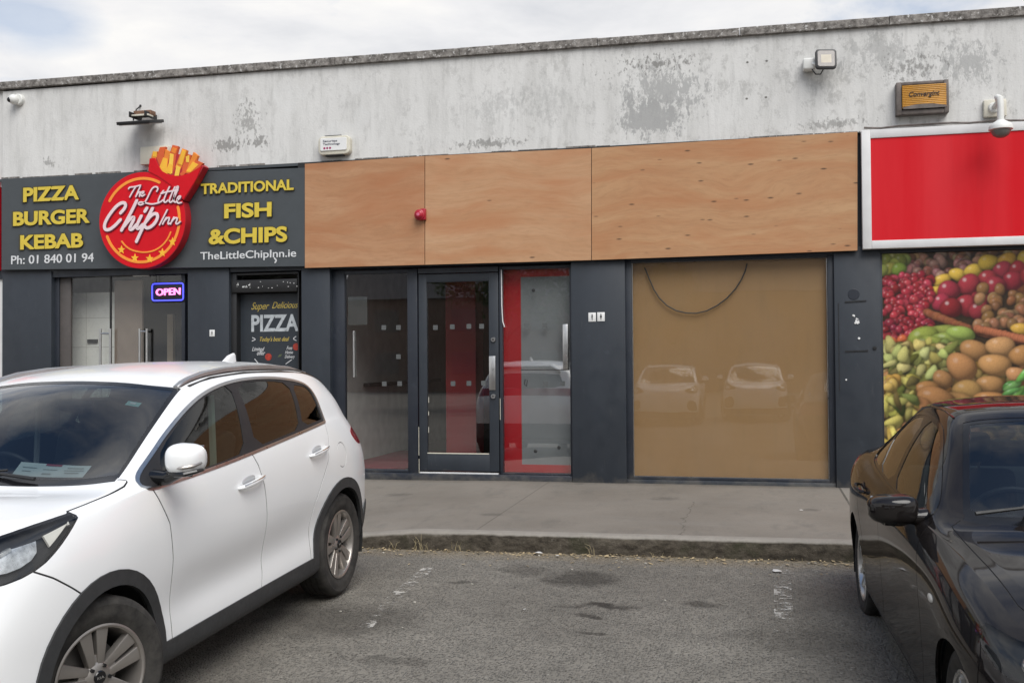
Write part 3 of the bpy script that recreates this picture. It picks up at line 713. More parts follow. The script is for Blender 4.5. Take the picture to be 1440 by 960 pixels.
# --- round logo sign
yL = -.20
z8 = lambda a, b2, y=yL: W(130 + a / 5.053, 195 + b2 / 5.053, y)
L = thing('logo_sign', 'round red logo sign with a box of chips on top, mounted on the grey fascia', 'logo sign', (z8(355, 575)[0], -.1, z8(355, 575)[1]))
cx, cz = z8(352, 580); RX = (z8(660, 580)[0] - z8(47, 580)[0]) / 2; RZ = (z8(352, 236)[1] - z8(352, 922)[1]) / 2
RR = (RX + RZ) / 2
MB().lathe([(0, 0), (RR, 0), (RR, .135)], (cx, yL, cz), 'y', 96).build('disc', MT['red_side'], L, ang=30)
MB().lathe([(0, -.003), (RR - .006, -.003), (RR - .004, -.0005)], (cx, yL, cz), 'y', 96).build('disc_face', MT['red_gloss'], L, ang=30)
box_o = [z8(*q) for q in ((452, 262), (402, 232), (410, 165), (424, 128), (470, 120), (540, 108), (620, 112), (690, 138), (745, 165), (784, 190), (790, 198), (742, 290), (700, 362), (650, 440), (560, 330))]
MB().prism(box_o, yL - .004, yL + .13, bev=.002).build('chip_box', MT['red_side'], L)
front = [z8(*q) for q in ((400, 232), (412, 145), (445, 140), (470, 190), (500, 232), (545, 258), (615, 268), (690, 250), (778, 198), (738, 290), (650, 440), (560, 330), (470, 268))]
def chip(pts, mt, d):
    MB().prism([z8(*q) for q in pts], yL - .004 - d, yL + .05 - d * 3, bev=.0015).build('chip', MT[mt], L)
chips = [([(418, 135), (430, 92), (462, 92), (452, 150)], 'fry_b'), ([(455, 130), (480, 62), (520, 58), (505, 140), (480, 200)], 'fry_c'), ([(500, 180), (520, 75), (552, 95), (530, 215)], 'fry_b'),
         ([(548, 110), (570, 45), (612, 55), (600, 95), (580, 240)], 'fry_c'), ([(590, 200), (640, 70), (672, 82), (650, 170), (610, 255)], 'fry_b'), ([(640, 200), (680, 110), (705, 118), (680, 215), (640, 262)], 'fry_c'),
         ([(660, 250), (720, 95), (752, 122), (700, 240)], 'fry_b'), ([(680, 255), (735, 150), (788, 175), (762, 205)], 'fry_c'), ([(540, 235), (552, 105), (580, 112), (568, 250)], 'fry_d'), ([(478, 205), (505, 135), (535, 145), (528, 235)], 'fry_a'),
         ([(430, 130), (432, 90), (460, 95), (458, 132)], 'fry_a'), ([(520, 240), (545, 175), (575, 190), (560, 255)], 'fry_a'), ([(585, 265), (600, 190), (628, 205), (615, 265)], 'fry_d'), ([(560, 95), (572, 62), (604, 72), (590, 110)], 'fry_b'),
         ([(668, 235), (715, 165), (757, 185), (700, 240)], 'fry_a'), ([(665, 130), (690, 118), (690, 170), (668, 168)], 'fry_d'), ([(470, 215), (530, 205), (535, 252), (500, 235)], 'fry_a'), ([(620, 255), (640, 235), (675, 240), (640, 268)], 'fry_c'), ([(610, 180), (642, 80), (668, 90), (640, 190)], 'fry_a')]
for i, (p, m) in enumerate(chips): chip(p, m, .001 + .0004 * i)
MB().prism([z8(*q) for q in ((400, 234), (410, 142), (448, 140), (470, 190), (500, 232), (545, 258), (615, 268), (690, 250), (778, 200), (740, 290), (648, 436), (560, 330), (470, 268))], yL - .013, yL - .003, bev=.002).build('box_front', MT['red_gloss'], L)
def arc(pts, wd, mt, nm): MB().stroke([z8(*q) for q in pts], wd, yL - .008, yL - .003, smooth=3).build(nm, MT[mt], L, flat=True)
def circ(r, a0, a1, n=26): return [(cx + r * math.cos(math.radians(a0 + (a1 - a0) * i / n)), cz + r * math.sin(math.radians(a0 + (a1 - a0) * i / n))) for i in range(n + 1)]
RB = RR * .865
for a0, a1 in ((150, 62), (201, 376)): MB().stroke(circ(RB, a0, a1), .036, yL - .008, yL - .003, smooth=1).build('ring_line', MT['orange'], L, flat=True)
MB().stroke([z8(*q) for q in ((210, 730), (240, 768), (290, 797), (370, 810), (440, 798), (500, 760), (540, 708), (558, 665))], .02, yL - .008, yL - .003, smooth=3).build('ring_line', MT['orange'], L, flat=True)
for sx, sz in ((208, 790), (303, 848), (408, 853), (498, 810), (570, 733)):
    q = z8(sx, sz); MB().prism([(q[0] + (.058 if k % 2 == 0 else .025) * math.sin(k * PI / 5 + .05), q[1] + (.058 if k % 2 == 0 else .025) * math.cos(k * PI / 5 + .05)) for k in range(10)], yL - .009, yL - .003).build('star', MT['star'], L, flat=True)
script = {
 'The': (.019, [[(262, 358), (270, 346), (300, 345), (346, 333)], [(312, 346), (295, 372), (270, 416)], [(346, 340), (330, 375), (314, 414)], [(320, 402), (336, 380), (347, 380), (342, 398), (340, 412)], [(352, 396), (370, 388), (370, 376), (356, 380), (348, 400), (358, 413), (376, 400)]]),
 'Little': (.020, [[(462, 376), (474, 356), (456, 340), (430, 352), (410, 392), (392, 432), (370, 464), (346, 474), (328, 464), (342, 450), (385, 458), (428, 469), (480, 456)], [(488, 405), (472, 440), (474, 456), (492, 450), (506, 438)], [(500, 384), (505, 378), (509, 372)], [(552, 345), (528, 395), (510, 445), (522, 457), (542, 440)], [(492, 392), (540, 378), (612, 368)], [(592, 345), (568, 395), (549, 445), (560, 457), (578, 442)], [(576, 440), (606, 380), (618, 342), (606, 340), (590, 390), (580, 440), (592, 456), (608, 445)], [(608, 440), (630, 422), (632, 408), (616, 412), (604, 440), (612, 462), (636, 456)]]),
 'Chip': (.042, [[(205, 530), (235, 498), (244, 468), (222, 452), (180, 475), (130, 535), (90, 605), (92, 648), (125, 650), (165, 620), (204, 578)], [(320, 442), (280, 525), (245, 590), (212, 652)], [(232, 622), (270, 575), (296, 556), (302, 572), (280, 615), (268, 645), (288, 648), (318, 612)], [(352, 552), (328, 600), (318, 636), (334, 642), (362, 612)], [(378, 518), (386, 506), (392, 496)], [(432, 498), (400, 560), (360, 640), (318, 732)], [(388, 590), (420, 548), (452, 530), (472, 545), (462, 585), (428, 625), (392, 640), (376, 622)]]),
 'Inn': (.020, [[(536, 508), (510, 560), (482, 614)], [(530, 562), (516, 586), (504, 608)], [(512, 592), (532, 568), (550, 560), (552, 574), (540, 600), (546, 610), (556, 602)], [(584, 560), (572, 582), (560, 608)], [(568, 592), (588, 566), (606, 562), (608, 576), (596, 602), (606, 610), (628, 592)]]),
}
for wname, (wd, strokes) in script.items():
    for k, s in enumerate(strokes):
        s2 = [(a + 4, b2 + 5) for a, b2 in s]
        MB().stroke([z8(*q) for q in s2], wd + .005, yL - .0150 - k * .0003, yL - .003, smooth=3).build('lettering', MT['red_dark'], L, flat=True)
        MB().stroke([z8(*q) for q in s], wd, yL - .0190 - k * .0003, yL - .003, smooth=3).build('lettering', MT['pale'], L, flat=True)
tag(MB().box(W(197, 240, -.12)[0], W(236, 240, -.12)[0], -.12, -.03, W(210, 231, -.12)[1], W(210, 206, -.12)[1], .008).build('junction_box', MT['cream_plastic']), 'aged cream box on the white wall behind the chip box logo', 'junction box')

# --- takeaway doors
zt2 = W(170, 386, YW)[1]
zs2 = .262
f = MB(); rect_frame(f, X(72.5), X(263.5), zs2 - .06, zt2 + .12, .08, .17, .16, .05, .10, .05)
fr = f.build('takeaway_entrance', MT['navy_dark'], B)
MB().box(X(84), X(102), .10, .14, zs2, zt2 + .01, .004).build('door_jamb', plain('brown_grey_jamb', (.075, .066, .062), .5), fr)
ja, jb, jc = X(102.5), X(157), X(262)
lf = MB().box(ja, jb - .012, .118, .128, zs2 + .01, zt2 - .02).build('glass_door', MT['glass_clear'], fr)
rg = MB().box(jb + .012, jc, .118, .128, zs2 + .01, zt2 - .02).build('glass_door', MT['glass_clear'], fr)
MB().box(jb - .011, jb + .011, .112, .132, zs2 + .01, zt2 - .02).build('meeting_stile', MT['black'], fr)
for a, b2 in ((134.5, 156), (189, 212)): MB().box(X(a), X(b2), .105, .14, Z(a, 389.5), Z(a, 383.5), .003).build('patch_fitting', MT['steel'], fr)
for px in (141, 155, 196.5, 206.5):
    x = X(px, .06); MB().tube([(x, .06, W(px, 462, .06)[1]), (x, .06, W(px, 462, .06)[1] - 1.3)], .017, 10).build('pull_handle', MT['steel'], lf if px < 160 else rg)
for pa, pb, py, lf_ in ((141, 155, 469, lf), (196.5, 206.5, 466, rg)): MB().tube([(X(pa, .06), .06, W(pa, py, .06)[1]), (X(pb, .06), .06, W(pb, py, .06)[1])], .012, 8).build('handle_bar', MT['steel'], lf_)
t = thing('takeaway_interior', 'white tiled wall and tan panel inside the open takeaway entrance', 'interior wall', (X(150), .9, .262))
MB().box(X(98, .5), X(168, .5), .5, .56, .262, 2.6).build('tiled_wall', MT['tile'], t)
mb = MB()
for z in (.65, 1.05, 1.45, 1.85, 2.25): mb.box(X(98, .5), X(168, .5), .4985, .5005, z, z + .008)
mb.box(X(121, .5), X(121, .5) + .008, .4984, .5004, .262, 2.6); mb.build('tile_joint', plain('tile_grout', (.42, .41, .38), .8), t)
MB().box(X(161, .45), X(200, .45), .45, .49, .262, 2.75).build('tan_door_panel', MT['tan_panel'], t)
MB().box(X(165, .45), X(168, .45), .43, .452, 1.20, 1.48, .003).build('door_pull', MT['black'], t)
MB().box(X(124, .5), X(138, .5), .475, .498, W(130, 482, .5)[1], W(130, 477, .5)[1], .003).build('letter_slot', MT['black'], t)
MB().box(X(200, 1.4), X(275, 1.4), 1.4, 1.46, .262, 2.9).build('dark_panel', MT['dark_room'], t)
MB().box(X(235, .8), X(243, .8), .8, .86, .262, 2.3).build('timber_post', plain('pale_timber_post', (.30, .24, .17), .6), t)
MB().box(X(240, .75), X(262, .75), .75, 1.1, 1.25, 1.31, .004).build('shelf', MT['tan_panel'], t)
mb = MB()
for k, (px, w, h) in enumerate(((246, .10, .22), (252, .08, .16), (258, .12, .25))): mb.box(X(px, .8), X(px, .8) + w, .8, .93, 1.312, 1.312 + h, .01)
finish_each(mb.bm, 'shelf_packet', plain('dark_packets', (.12, .07, .04), .5, var=.4), t)
# OPEN sign
yo = .06
zo = lambda a, b2: W(60 + a / 3.789, 360 + b2 / 3.789, yo)
O = thing('open_sign', 'lit neon sign reading OPEN in pink inside a blue border', 'neon sign', (zo(666, 190)[0], yo, zo(666, 242)[1]))
MB().box(zo(580, 190)[0], zo(753, 190)[0], yo + .012, yo + .03, zo(666, 246)[1], zo(666, 138)[1], .004).build('backing', MT['black'], O)
a = zo(584, 238); b2 = zo(749, 144); r = .03
cor = [(a[0], a[1]), (b2[0], a[1]), (b2[0], b2[1]), (a[0], b2[1])]
ring = []
for (x, z), a0 in zip(cor, (180, 270, 0, 90)):
    ccx = x + (r if x == a[0] else -r); ccz = z + (r if z == a[1] else -r)
    for k in range(6): ring.append((ccx + r * math.cos(math.radians(a0 + k * 18)), yo, ccz + r * math.sin(math.radians(a0 + k * 18))))
MB().tube(ring, .009, 8, closed=True).build('border_tube', MT['neon_blue'], O)
p0, p1, pt = zo(604, 211), zo(733, 209), zo(604, 173)
finish(text_bm('OPEN', (p0[0], p0[1]), (p1[0], p1[1] + .01), pt[1] - p0[1], yo - .008, yo + .012, .012), 'lettering', MT['neon_pink'], O, flat=True)
MB().tube([(zo(600, 150)[0], yo + .02, zo(600, 140)[1]), (zo(600, 150)[0], yo + .03, zt2 + .05)], .004, 5).build('hanging_cord', MT['black'], O)
MB().tube([(zo(735, 150)[0], yo + .02, zo(735, 140)[1]), (zo(735, 150)[0], yo + .03, zt2 + .05)], .004, 5).build('hanging_cord', MT['black'], O)

# --- poster door
D = thing('poster_door', 'dark side door printed with pizza lettering beneath a black shutter box', 'door', (X(378), .2, .262))
f = MB(); rect_frame(f, X(322.5), X(424), .2, W(370, 384, YW)[1], .06, .2, X(337) - X(322.5), .012, .03, .02); f.build('frame', MT['black'], D)
yd = .17
MB().box(X(337), X(423), yd, yd + .05, .262, W(370, 413, yd)[1]).build('leaf', plain('dark_slate_panel', (.022, .028, .036), .5), D)
MB().box(X(331), X(423), .03, .17, W(370, 411, .05)[1], W(370, 393, .05)[1], .01).build('shutter_box', MT['black'], D)
mb = MB(); rr = random.Random(2)
for k in range(26):
    px, py = 331 + rr.uniform(0, 90), 402 + rr.uniform(-6, 4)
    if k < 9: px, py = 332 + rr.uniform(0, 18), 403 + rr.uniform(-2, 1.5)
    q = W(px, py, .03); s = rr.uniform(.008, .03) if k < 9 else rr.uniform(.004, .014); mb.box(q[0], q[0] + s, .026, .031, q[1], q[1] + rr.uniform(.005, .015))
mb.build('paint_flake', MT['white_sticker'], D)
zd = lambda a, b2: (60 + a / 3.789, 360 + b2 / 3.789)
yp = yd - .0005
MT['poster_yellow'] = plain('poster_yellow_ink', (.50, .38, .08), .55); MT['poster_grey'] = plain('poster_grey_ink', (.42, .45, .47), .55, var=.2, scale=25)
letters('lettering', 'Super', zd(1112, 288), zd(1208, 280), zd(1112, 248), yp, MT['poster_yellow'], D, .002, .004, .45)
letters('lettering', 'Delicious', zd(1222, 282), zd(1362, 272), zd(1222, 246), yp, MT['poster_yellow'], D, .002, .004, .45)
letters('lettering', 'PIZZA', zd(1112, 403), zd(1364, 400), zd(1112, 308), yp, MT['poster_grey'], D, .002, .03, each=True)
for px in (1122, 1178, 1226, 1284, 1342):      # stencil bridges
    a, b2 = W(*zd(px, 408), yp), W(*zd(px, 303), yp)
letters('lettering', "Today's best deal", zd(1158, 456), zd(1314, 450), zd(1158, 432), yp, MT['poster_yellow'], D, .002, .004, .4)
letters('lettering', 'Limited', zd(1116, 510), zd(1182, 500), zd(1116, 488), yp, MT['white_letter'], D, .002, .002, .4)
letters('lettering', 'offer', zd(1142, 530), zd(1186, 524), zd(1142, 506), yp, MT['white_letter'], D, .002, .002, .4)
letters('lettering', 'Free', zd(1300, 500), zd(1330, 497), zd(1300, 480), yp, MT['white_letter'], D, .002, .002, .4)
letters('lettering', 'Home', zd(1292, 522), zd(1334, 518), zd(1292, 504), yp, MT['white_letter'], D, .002, .002, .4)
letters('lettering', 'Delivery', zd(1290, 545), zd(1344, 541), zd(1290, 528), yp, MT['white_letter'], D, .002, .002, .4)
mb = MB()
for pts in ([(1118, 434), (1138, 444), (1116, 452)], [(1350, 428), (1332, 440), (1352, 450)], [(1130, 548), (1150, 572)], [(1326, 552), (1296, 574)]):
    mb.stroke([W(*zd(*q), yp) for q in pts], .009, yp - .002, yp)
finish_each(mb.bm, 'pen_stroke', MT['white_letter'], D, flat=True)
mb = MB()
for a, b2 in ((1203, 537), (1351, 483)):
    q = W(*zd(a, b2), yp); mb.lathe([(0, -.003), (.045, -.003), (.046, 0)], (q[0], yp, q[1]), 'y', 24)
finish_each(mb.bm, 'tomato_print', plain('tomato_print', (.34, .035, .02), .5, var=.4, scale=30), D)
q = W(*zd(1264, 530), yp); MB().prism([(q[0] - .03, q[1] - .02), (q[0] + .01, q[1] - .012), (q[0] + .035, q[1] + .02), (q[0] - .008, q[1] + .014)], yp - .002, yp).build('leaf_print', plain('leaf_print', (.08, .10, .05), .6), D, flat=True)

# --- red shop sign with white frame
R = thing('red_shop_sign', 'blank glossy red fascia sign in a white frame above the fruit poster', 'shop sign', (3, -.1, 2.8))
ra, rb = W(1211, 183.5, -.1), W(1211, 350.5, -.1); xe = 6.2
f = MB(); x0 = ra[0]; z1, z0 = ra[1], rb[1]
rect_frame(f, x0, xe, z0, z1, -.115, -.02, .095, .095, .095, .09, .006); f.build('frame', MT['white_frame'], R)
def mat_red_face():
    m, N, b = new_mat('red_sign_face'); p = N.pos()
    c = N.mix(N.ramp(N.noise(N.scale(p, (1, 1, .08)), 1.6, 5, .6), [(.4, 0.0), (.7, 1.0)]), (.56, .004, .011), (.60, .022, .030))
    c = N.mix(N.m('MULTIPLY', N.ramp(N.noise(N.scale(p, (1, 1, .05)), 14, 4, .6), [(.55, 0.0), (.8, 1.0)]), .35), c, (.46, .012, .018))
    lk(N, c, b.inputs['Base Color']); lk(N, N.ramp(N.noise(p, 2, 4), [(.3, .42), (.7, .62)]), b.inputs['Roughness']); b.inputs['Specular IOR Level'].default_value = .18
    return m
MT['red_wave'] = mat_red_face()
MB().box(x0 + .093, xe - .093, -.10, -.03, z0 + .088, z1 - .093).build('face', MT['red_wave'], R)
# ------------------------------------------------------------------ fruit poster: one flat printed sheet, the print worked out as colours on a fine grid
def lin(c): c = np.asarray(c, float) / 255; return np.where(c <= .04045, c / 12.92, ((c + .055) / 1.055) ** 2.4)
def make_poster():
    sx0, sx1, sy0, sy1, st = 84, 900, 404, 1010, 2.0
    nx, ny = int((sx1 - sx0) / st) + 1, int((sy1 - sy0) / st) + 1
    gx = sx0 + st * np.arange(nx); gy = sy0 + st * np.arange(ny)
    img = np.zeros((ny, nx, 3)); img[:] = lin((58, 42, 22))
    rg = np.random.RandomState(12)
    blot = rg.rand(ny, nx, 1) * .5 + .75
    img *= blot
    def ell(cx, cy, rx, ry, rot, col, gloss=.5, tex=.06, rim=.85, irr=.06):
        R = max(rx, ry) * 1.3 + 2
        i0, i1 = np.searchsorted(gx, [cx - R, cx + R]); j0, j1 = np.searchsorted(gy, [cy - R, cy + R])
        if i1 <= i0 or j1 <= j0: return
        U, V = np.meshgrid(gx[i0:i1] - cx, gy[j0:j1] - cy)
        c, s = math.cos(rot), math.sin(rot)
        a, b2 = (U * c + V * s) / rx, (-U * s + V * c) / ry
        th = np.arctan2(b2, a); ph = rg.rand(2) * 6.28
        r2 = (a * a + b2 * b2) * (1 + irr * np.sin(2 * th + ph[0]) + irr * .8 * np.sin(3 * th + ph[1])) ** 2
        hal = np.clip(1.28 - np.sqrt(((a - .10) ** 2 + (b2 - .12) ** 2)), 0, .35) / .35
        img[j0:j1, i0:i1] *= (1 - .42 * hal)[..., None]
        nz = np.sqrt(np.clip(1 - r2, 0, 1))
        ux, uy = a * c * 1.0 - b2 * s, a * s + b2 * c
        l = np.clip(-.42 * ux - .62 * uy + .66 * nz, 0, 1)
        sh = (.30 + .95 * l) * (1 - rim * .45 * np.clip(r2, 0, 1) ** 4)
        sp = np.clip(1 - ((ux + .38) ** 2 + (uy + .45) ** 2) / .05, 0, 1) * gloss
        C = lin(col)[None, None, :] * sh[..., None] * (1 + tex * (rg.rand(*sh.shape)[..., None] - .5))
        C = C + sp[..., None] * .55 * (np.array([1, .97, .92]) - C).clip(0)
        al = np.clip((1 - np.sqrt(r2)) * min(rx, ry) / 1.6, 0, 1)[..., None]
        # contact shade of the pictured pile
        img[j0:j1, i0:i1] = img[j0:j1, i0:i1] * (1 - al) + C * al
    def jit(c, d=18): return tuple(np.clip(np.array(c) + rg.randint(-d, d + 1) + rg.randint(-d // 2, d // 2 + 1, 3), 0, 255))
    def field(x0, x1, y0, y1, n, rx, ry, col, gloss=.4, d=18, tex=0, rot=3.1):
        pts = sorted([(rg.uniform(y0, y1), rg.uniform(x0, x1)) for _ in range(n)])
        for y, x in pts:
            k = rg.uniform(.8, 1.2); ell(x, y, rx * k, ry * k, rg.uniform(-rot, rot), jit(col, d), gloss, tex)
    # far rows
    field(84, 900, 404, 440, 90, 17, 15, (150, 110, 80), .25, 30); field(150, 380, 420, 478, 34, 18, 15, (148, 96, 82), .3, 25)
    field(84, 160, 404, 465, 14, 24, 20, (150, 160, 50), .4); field(500, 900, 430, 520, 60, 26, 22, (170, 120, 40), .5, 40)
    for q in ((200, 492, 32, 17), (265, 485, 30, 18), (310, 470, 28, 18), (356, 460, 30, 19), (240, 515, 34, 14), (400, 437, 31, 24), (455, 432, 30, 21), (510, 430, 30, 22), (560, 440, 30, 22)):
        ell(*q, rg.uniform(-.3, .3), jit((222, 178, 28), 12), .35)
    for q in ((440, 463, 30), (398, 486, 30), (484, 462, 28), (343, 500, 34), (283, 516, 33), (470, 492, 32), (420, 508, 33), (375, 545, 28), (262, 550, 28), (335, 560, 34), (290, 566, 32), (520, 480, 32), (560, 500, 33), (600, 480, 32), (370, 575, 30)):
        ell(q[0], q[1], q[2], q[2] * .95, 0, jit((158, 22, 44), 12), .75)
    field(86, 232, 470, 655, 150, 14, 13, (176, 26, 50), .6, 22)
    field(84, 150, 600, 665, 20, 14, 13, (150, 22, 44), .6, 22)
    # tray edge
    for k in range(70):
        u = k / 69; x = 222 + 340 * u; y = 580 + 95 * u + 16 * math.sin(u * 3); ell(x, y, 16, 13 - 3 * u, .3, jit((150, 84, 46), 8), .0, .2, .3)
    field(362, 620, 512, 625, 70, 19, 16, (158, 112, 66), .3, 18)
    ell(490, 630, 30, 18, .1, (220, 170, 40), .3)
    for k in range(40):
        u = k / 39; ell(365 + 260 * u, 628 + 62 * u, 13, 13, .3, (186, 104, 60), 0, .1)
    # lower bank
    field(84, 900, 690, 1010, 420, 24, 18, (170, 128, 66), .15, 30)
    for q in ((105, 695, 28, 18, (225, 150, 40)), (116, 664, 17, 16, (214, 96, 30)), (146, 656, 17, 15, (224, 104, 34)), (130, 690, 18, 16, (220, 130, 40))): ell(q[0], q[1], q[2], q[3], 0, q[4], .5)
    for q in ((250, 640, 62, 26, -.12), (205, 655, 50, 36, -.3), (285, 660, 60, 26, .1), (318, 640, 42, 22, .2), (225, 670, 55, 24, .05)): ell(*q, jit((158, 178, 62), 12), .35)
    for _ in range(95):
        x, y = rg.uniform(88, 300), rg.uniform(672, 790)
        if x > 240 and y > 745: continue
        ell(x, y, rg.uniform(16, 30), rg.uniform(10, 19), rg.uniform(-1.6, 1.6), jit((200, 194, 104) if rg.rand() < .65 else (130, 128, 48), 24), .05, .14, .95, .2)
    for q in ((355, 690, 46, 30, .1), (432, 680, 42, 32, .15), (492, 706, 36, 33, 0), (560, 700, 44, 34, 0), (318, 738, 46, 42, .7), (415, 732, 47, 34, .05), (475, 760, 30, 24, .2), (540, 760, 44, 34, .2), (262, 774, 32, 28, .3), (398, 790, 44, 28, -.1), (335, 806, 50, 30, .1), (212, 800, 46, 22, -.2), (300, 835, 50, 28, .1), (240, 828, 62, 34, .1), (155, 842, 34, 28, .4), (190, 850, 40, 28, .2), (400, 835, 50, 30, 0), (480, 850, 46, 30, .1), (560, 850, 46, 30, .1), (640, 760, 50, 36, 0), (700, 820, 50, 36, .3)):
        ell(*q, jit((192, 138, 74), 10), .3, .1)
    for _ in range(60):
        x, y = rg.uniform(86, 175), rg.uniform(765, 960)
        ell(x, y, rg.uniform(18, 34), rg.uniform(9, 17), rg.uniform(-1.6, 1.6), jit((204, 184, 74) if rg.rand() < .65 else (110, 106, 38), 22), .08, .14, .95, .2)
    field(90, 130, 770, 800, 6, 20, 16, (220, 170, 70), .3)
    for _ in range(40):
        x, y = rg.uniform(430, 640), rg.uniform(755, 830)
        if x < 470 and y < 785: continue
        ell(x, y, rg.uniform(22, 40), rg.uniform(8, 12), rg.uniform(-1.1, -.3), jit((84, 150, 60), 22), .45)
    field(600, 900, 560, 960, 120, 34, 30, (190, 70, 30), .5, 60)
    for _ in range(1):
        b_ = img.copy(); b_[1:-1, 1:-1] = (img[1:-1, 1:-1] * 2 + img[:-2, 1:-1] + img[2:, 1:-1] + img[1:-1, :-2] + img[1:-1, 2:]) / 6; img = b_
    img = img * (1 + .22 * (rg.rand(ny, nx, 1) - .5)) * (.92 + .16 * np.sin(np.linspace(0, 9, nx))[None, :, None] * np.sin(np.linspace(1, 7, ny))[:, None, None])
    xs = [W(1200 + a / 2.087, 420, .06)[0] for a in (sx0, sx1)]
    zt = W(1241, 357, .06)[1]; zoom_m = (W(1241, 360, .06)[1] - W(1241, 600, .06)[1]) / 240 / 2.087
    # map print columns evenly to metres along the wall
    xL = W(1241.5, 420, .06)[0]; xv = W(1440, 420, .06)[0]; mx = (xv - xL) / (500 - 88)
    X_ = xL + (gx - 88) * mx
    # the print drifts upward to the right in the photograph only through perspective: rows follow the wall
    Zr = zt - (gy - sy0) * zoom_m
    verts = np.zeros((ny, nx, 3)); verts[..., 0] = X_[None, :]; verts[..., 1] = .06; verts[..., 2] = Zr[:, None]
    idx = np.arange(ny * nx).reshape(ny, nx)
    f = np.stack([idx[1:, :-1], idx[1:, 1:], idx[:-1, 1:], idx[:-1, :-1]], -1).reshape(-1, 4)
    me = bpy.data.meshes.new('fruit_poster')
    me.from_pydata(verts.reshape(-1, 3).tolist(), [], f.tolist())
    at = me.color_attributes.new('print', 'FLOAT_COLOR', 'POINT')
    rgba = np.ones((ny * nx, 4)); rgba[:, :3] = np.clip((img.reshape(-1, 3) * .86 + img.reshape(-1, 3).mean(1, keepdims=True) * .14) * .88, 0, .9)
    at.data.foreach_set('color', rgba.reshape(-1))
    m, N, b = new_mat('printed_vinyl'); a = N.n('ShaderNodeAttribute', attribute_name='print')
    lk(N, a.outputs['Color'], b.inputs['Base Color']); b.inputs['Roughness'].default_value = .35
    me.materials.append(m)
    return me, xL, float(X_[-1]), float(Zr[-1]), zt
pme, pxl, pxr, pzb, pzt = make_poster()
P = thing('fruit_poster', 'printed shop window poster crowded with grapes, plums, lemons, kiwis and peppers', 'poster', ((pxl + pxr) / 2, .06, pzb))
o = link(bpy.data.objects.new('print', pme)); o.parent = P; o.location = -Vector(P.location)
MB().box(pxl, pxr, .063, .075, pzb, pzt).build('backing_sheet', MT['white_panel'], P)
f = MB(); rect_frame(f, pxl - .055, XR - .3, .2, pzt + .07, .045, .12, .05, .05, .06, .2); f.build('shop_window', MT['navy_dark'], B)
MB().box(pxr + .01, XR - .36, .07, .08, .4, pzt).build('window_vinyl', MT['red_gloss'], B)

# ------------------------------------------------------------------ fixtures on the white wall
yw = -.03
def zz1(a, b2): return (a / 3.2, 100 + b2 / 3.2)
# turret camera, far left
q = W(23, 141, -.06)
t = thing('security_camera', 'small white turret security camera beneath the coping at the far end, above the grey sign', 'security camera', (q[0], yw, q[1] - .08))
MB().lathe([(0, yw - .055), (.066, yw - .055), (.075, yw - .045), (.078, yw)], (q[0] + .03, 0, q[1] + .005), 'y', 28).build('mount', MT['white_plastic'], t)
R_ = Matrix.Rotation(math.radians(-35), 3, 'Z') @ Matrix.Rotation(math.radians(-20), 3, 'X')
MB().ell((q[0] - .005, yw - .075, q[1]), (.068, .068, .068), 24, 16).build('eyeball', MT['white_plastic'], t)
d = Vector((-.55, -.75, -.25)).normalized(); c = Vector((q[0] - .005, yw - .075, q[1])) + d * .05
MB().ell(c, (.036, .036, .036), 18, 12).build('lens', plain('black_lens', (.01, .01, .012), .12), t)
# floodlight on the left: thin black lamp tilted to the ground, rusty back
q = W(203, 158, yw)
t = thing('floodlight', 'black floodlight with rusty back and loose cable above the takeaway sign', 'floodlight', (q[0], yw, q[1] - .1))
a = W(620, 0)[0]
def w1(a, b2, y): return W(*zz1(a, b2), y)
rb = Matrix.Rotation(math.radians(14), 3, 'X')
x0, z0 = w1(556, 234, -.28); x1, z1 = w1(704, 232, -.28)
MB().box(x0, x1, -.44, -.10, z0 - .022, z0 + .018, .006, rot=rb).build('lamp_body', MT['black'], t)
MB().box(x0 + .02, x1 - .02, -.42, -.12, z0 - .032, z0 - .0, .002, rot=rb).build('lamp_glass', MT['lens'], t)
xa, za = w1(620, 205, -.1); xb, zb = w1(698, 182, -.1)
MB().box(xa, xb, -.20, -.08, za - .01, zb, .008).build('ballast_box', MT['rust'], t)
MB().box(xa - .02, xb, -.26, -.14, za - .035, za - .012, .003).build('bracket', MT['cream_plastic'], t)
mb = MB(); mb.box(xb - .03, xb - .015, -.3, yw, za - .05, za + .02, .002); mb.box(xa + .0, xa + .015, -.3, yw, za - .05, za + .02, .002); finish_each(mb.bm, 'stirrup', MT['black'], t)
MB().tube([(w1(600, 222, -.2)[0], -.2, w1(600, 222, -.2)[1]), (w1(604, 195, -.16)[0], -.16, w1(604, 195, -.16)[1]), (w1(615, 172, -.1)[0], -.1, w1(615, 172, -.1)[1]), (w1(632, 158, yw)[0], yw, w1(632, 158, yw)[1])], .009, 7).build('cable', MT['rubber'], t)
q = w1(632, 157, yw); MB().ell((q[0], yw, q[1]), (.018, .012, .018), 10, 8).build('cable_gland', MT['rubber'], t)
